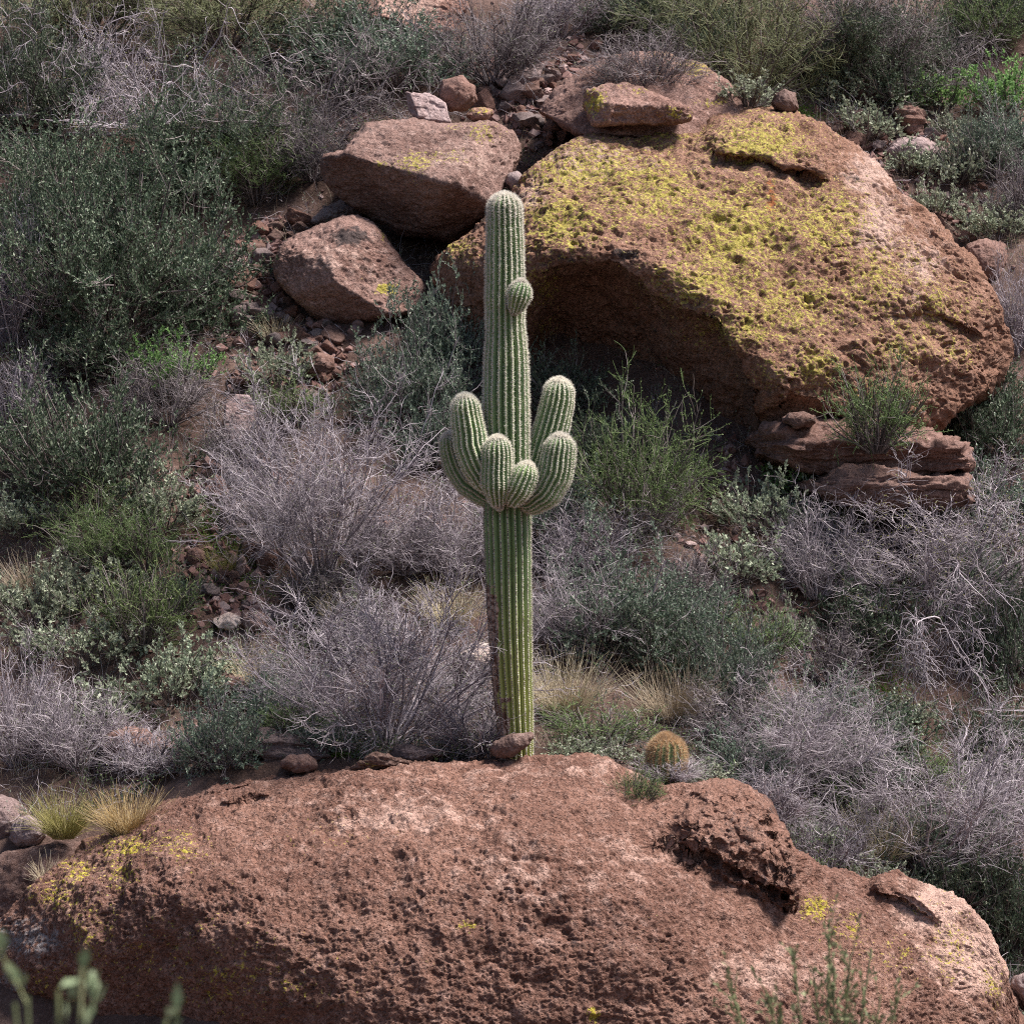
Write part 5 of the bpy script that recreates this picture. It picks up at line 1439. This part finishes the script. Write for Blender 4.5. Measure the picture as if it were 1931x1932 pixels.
def z_of(py):
    return float(at(0, py, 0)[2])
TRUNK = [(975, 1445, 0, 33), (973, 1400, 0, 34), (969, 1330, 0, 37), (965, 1250, 0, 40), (961, 1150, 0, 43), (958, 1050, 0, 44.5), (957, 980, 0, 45.5), (957, 930, 0, 43), (957, 880, 0, 42.5), (957, 850, 0, 41),
         (956, 820, 0, 43), (955, 740, 0, 42.5), (955, 690, 0, 42), (954, 640, 0, 38), (953, 613, 0, 35), (953, 600, 0, 37), (952.5, 560, 0, 37), (952, 480, 0, 35.5), (952, 430, 0, 33.5), (952, 395, 0, 31.5), (952, 366, 0, 29)]
zt, zm, zb = z_of(363), z_of(950), z_of(1432)
def trunk_len(T, P):
    hi = smooth(z_of(1010), z_of(880), P[:, 2])
    return 0.018 + 0.014 * hi + 0.012 * smooth(z_of(440), zt, P[:, 2])
def trunk_mat(T, P, r):
    return (r.random(len(P)) < np.where(P[:, 2] > z_of(930), 0.04, 0.72 - 0.35 * smooth(0, 0.18, P[:, 0]))).astype(int)
def trunk_bark(p):
    z = p[:, 2]
    ang = (p[:, 0] - at(965, 1250, 0)[0])
    left = smooth(-0.06, -0.17, ang) * smooth(z_of(1060), z_of(1150), z)
    foot = smooth(z_of(1255), z_of(1400), z) * smooth(0.09, -0.08, ang) * 0.95
    notch = 0.75 * np.exp(-((z - z_of(1318)) / 0.04) ** 2) * smooth(0.10, -0.05, ang)
    return np.maximum(np.maximum(left, foot), notch)
def trunk_yellow(p):
    return smooth(z_of(1000), z_of(1350), p[:, 2])
cactus_part('trunk', TRUNK, 20, 330, 40, sag, 0.018, 15, trunk_len, 0.26, trunk_mat, trunk_bark, yellow=trunk_yellow)
ARMS = [
 ([(935, 948, -0.02, 15), (912, 932, 0.02, 24), (884, 910, 0.06, 27.5), (863, 880, 0.08, 26), (852, 850, 0.08, 23.5), (849, 818, 0.08, 19)], 17),
 ([(932, 922, -0.10, 14), (915, 905, -0.19, 25), (899, 875, -0.23, 31), (888, 840, -0.23, 31.5), (881, 800, -0.23, 29.5), (878, 770, -0.23, 27), (877, 746, -0.23, 23)], 18),
 ([(942, 950, -0.20, 8), (939, 938, -0.30, 20), (937, 915, -0.36, 28), (937, 885, -0.36, 28.5), (938, 855, -0.36, 27), (939, 825, -0.36, 22)], 18),
 ([(960, 948, -0.22, 8), (971, 937, -0.31, 21), (981, 919, -0.37, 26.5), (989, 900, -0.37, 26), (997, 875, -0.37, 21)], 17),
 ([(985, 952, -0.12, 13), (1006, 948, -0.19, 23), (1030, 930, -0.25, 30), (1045, 900, -0.25, 32.5), (1053, 865, -0.25, 31), (1056, 840, -0.25, 29), (1057, 821, -0.25, 25)], 19),
 ([(990, 920, 0.10, 15), (1010, 890, 0.14, 27), (1027, 850, 0.16, 32), (1042, 800, 0.16, 32), (1052, 755, 0.16, 30.5), (1056, 716, 0.16, 25)], 19),
 ([(968, 590, -0.14, 7), (974, 575, -0.21, 18), (979, 557, -0.24, 23.5), (984, 531, -0.24, 19)], 16),
 ([(938, 940, -0.20, 10), (940, 949, -0.27, 13), (942, 957, -0.28, 11)], 12),
]
for i, (pts, nr) in enumerate(ARMS):
    cactus_part('arm', pts, nr, 70 if i < 6 else 30, 60 + i, sag, 0.016, 15,
                lambda T, P: 0.027 + 0.016 * smooth(0.75, 1.0, T), 0.25, lambda T, P, r: (r.random(len(P)) < 0.05).astype(int), cap=1.0)

# barrel cactus
def barrel():
    c = at(1257, 1468, -0.12)
    o = bpy.data.objects.new('barrel_cactus', None)
    COL.objects.link(o)
    o.location = c
    base_of[o.name] = c
    tag(o, 'squat barrel cactus bristling with tan red spines behind the red dome', 'cactus')
    pts = [(1257, 1478, -0.12, 30), (1257, 1455, -0.12, 34), (1257, 1430, -0.12, 35), (1256, 1408, -0.12, 32), (1255, 1392, -0.12, 26)]
    cactus_part('body', pts, 17, 60, 90, o, 0.014, 26, lambda T, P: 0.050 + 0.020 * smooth(0.5, 1, T), 0.14, lambda T, P, r: (r.random(len(P)) < 0.1).astype(int),
                mats=('spinetan', 'spinedark'), cap=0.9)
barrel()

# ------------------------------------------------------------------ out of focus plants close to the camera
def near_sprig(loc_px, Y, height, label, n, spread, leafL, mat, name, tops):
    r = np.random.default_rng(int(loc_px))
    x = float(at(loc_px, 966, Y)[0])
    z = float(hgt(np.array([x]), np.array([Y]))[0])
    root = bpy.data.objects.new(name, None)
    COL.objects.link(root)
    root.location = (x, Y, z)
    ends = np.array([at(a, b, Y + dy) for a, b, dy in tops]) - np.array([x, Y, z])
    k = 10
    t = np.linspace(0, 1, k)[None, :, None]
    mid = ends * np.array([0.25, 0.25, 0.55])
    st = (1 - t) ** 2 * 0 + 2 * t * (1 - t) * mid[:, None] + t * t * ends[:, None]
    st = st + np.cumsum(r.normal(size=st.shape) * 0.004, 1)
    A, B_ = Bag(), Bag()
    A.add(tubes(st, 0.007, 0.003, 5))
    p, d, tt = branch_off(st, n, r, 0.45, 1, 0.35)
    s1 = grow(p, d, r.uniform(0.05, 0.16, n), 5, 0.12, 0.1, r)
    A.add(tubes(s1, 0.002, 0.001))
    m = n * 7
    p, d = sample(np.concatenate([s1]), m, r, 0.2)
    B_.add(leaves(p, unit(d + np.array([0, 0, 0.5])), r.uniform(0.6, 1.1, m) * leafL, r.uniform(0.3, 0.45, m) * leafL, r))
    link('stems', A.mesh('stems', M['olive']), root)
    link('foliage', B_.mesh('foliage', M[mat]), root)
    tag(root, label, 'plant')
near_sprig(1560, -17.5, 1.6, 'blurred olive sprigs rising in front of the dome near the camera', 420, 0.3, 0.030, 'olive', 'olive_sprig',
           [(1500, 1790, 0), (1560, 1775, .1), (1610, 1800, 0), (1640, 1790, .2), (1530, 1850, 0), (1700, 1850, .1), (1580, 1830, -.1), (1480, 1900, 0), (1660, 1870, 0), (1440, 1860, -.1), (1370, 1850, .1)])
near_sprig(100, -25.0, 1.4, 'blurred broad pale green leaves close to the camera at the bottom corner', 8, 0.3, 0.05, 'blurleaf', 'broad_leaf_plant',
           [(145, 1830, 0), (110, 1880, .05), (70, 1890, 0), (30, 1915, 0), (300, 1925, .05)])
print('stones', n_stone[0], 'objects', len(scene.objects), 'polys', sum(len(m.polygons) for m in bpy.data.meshes))
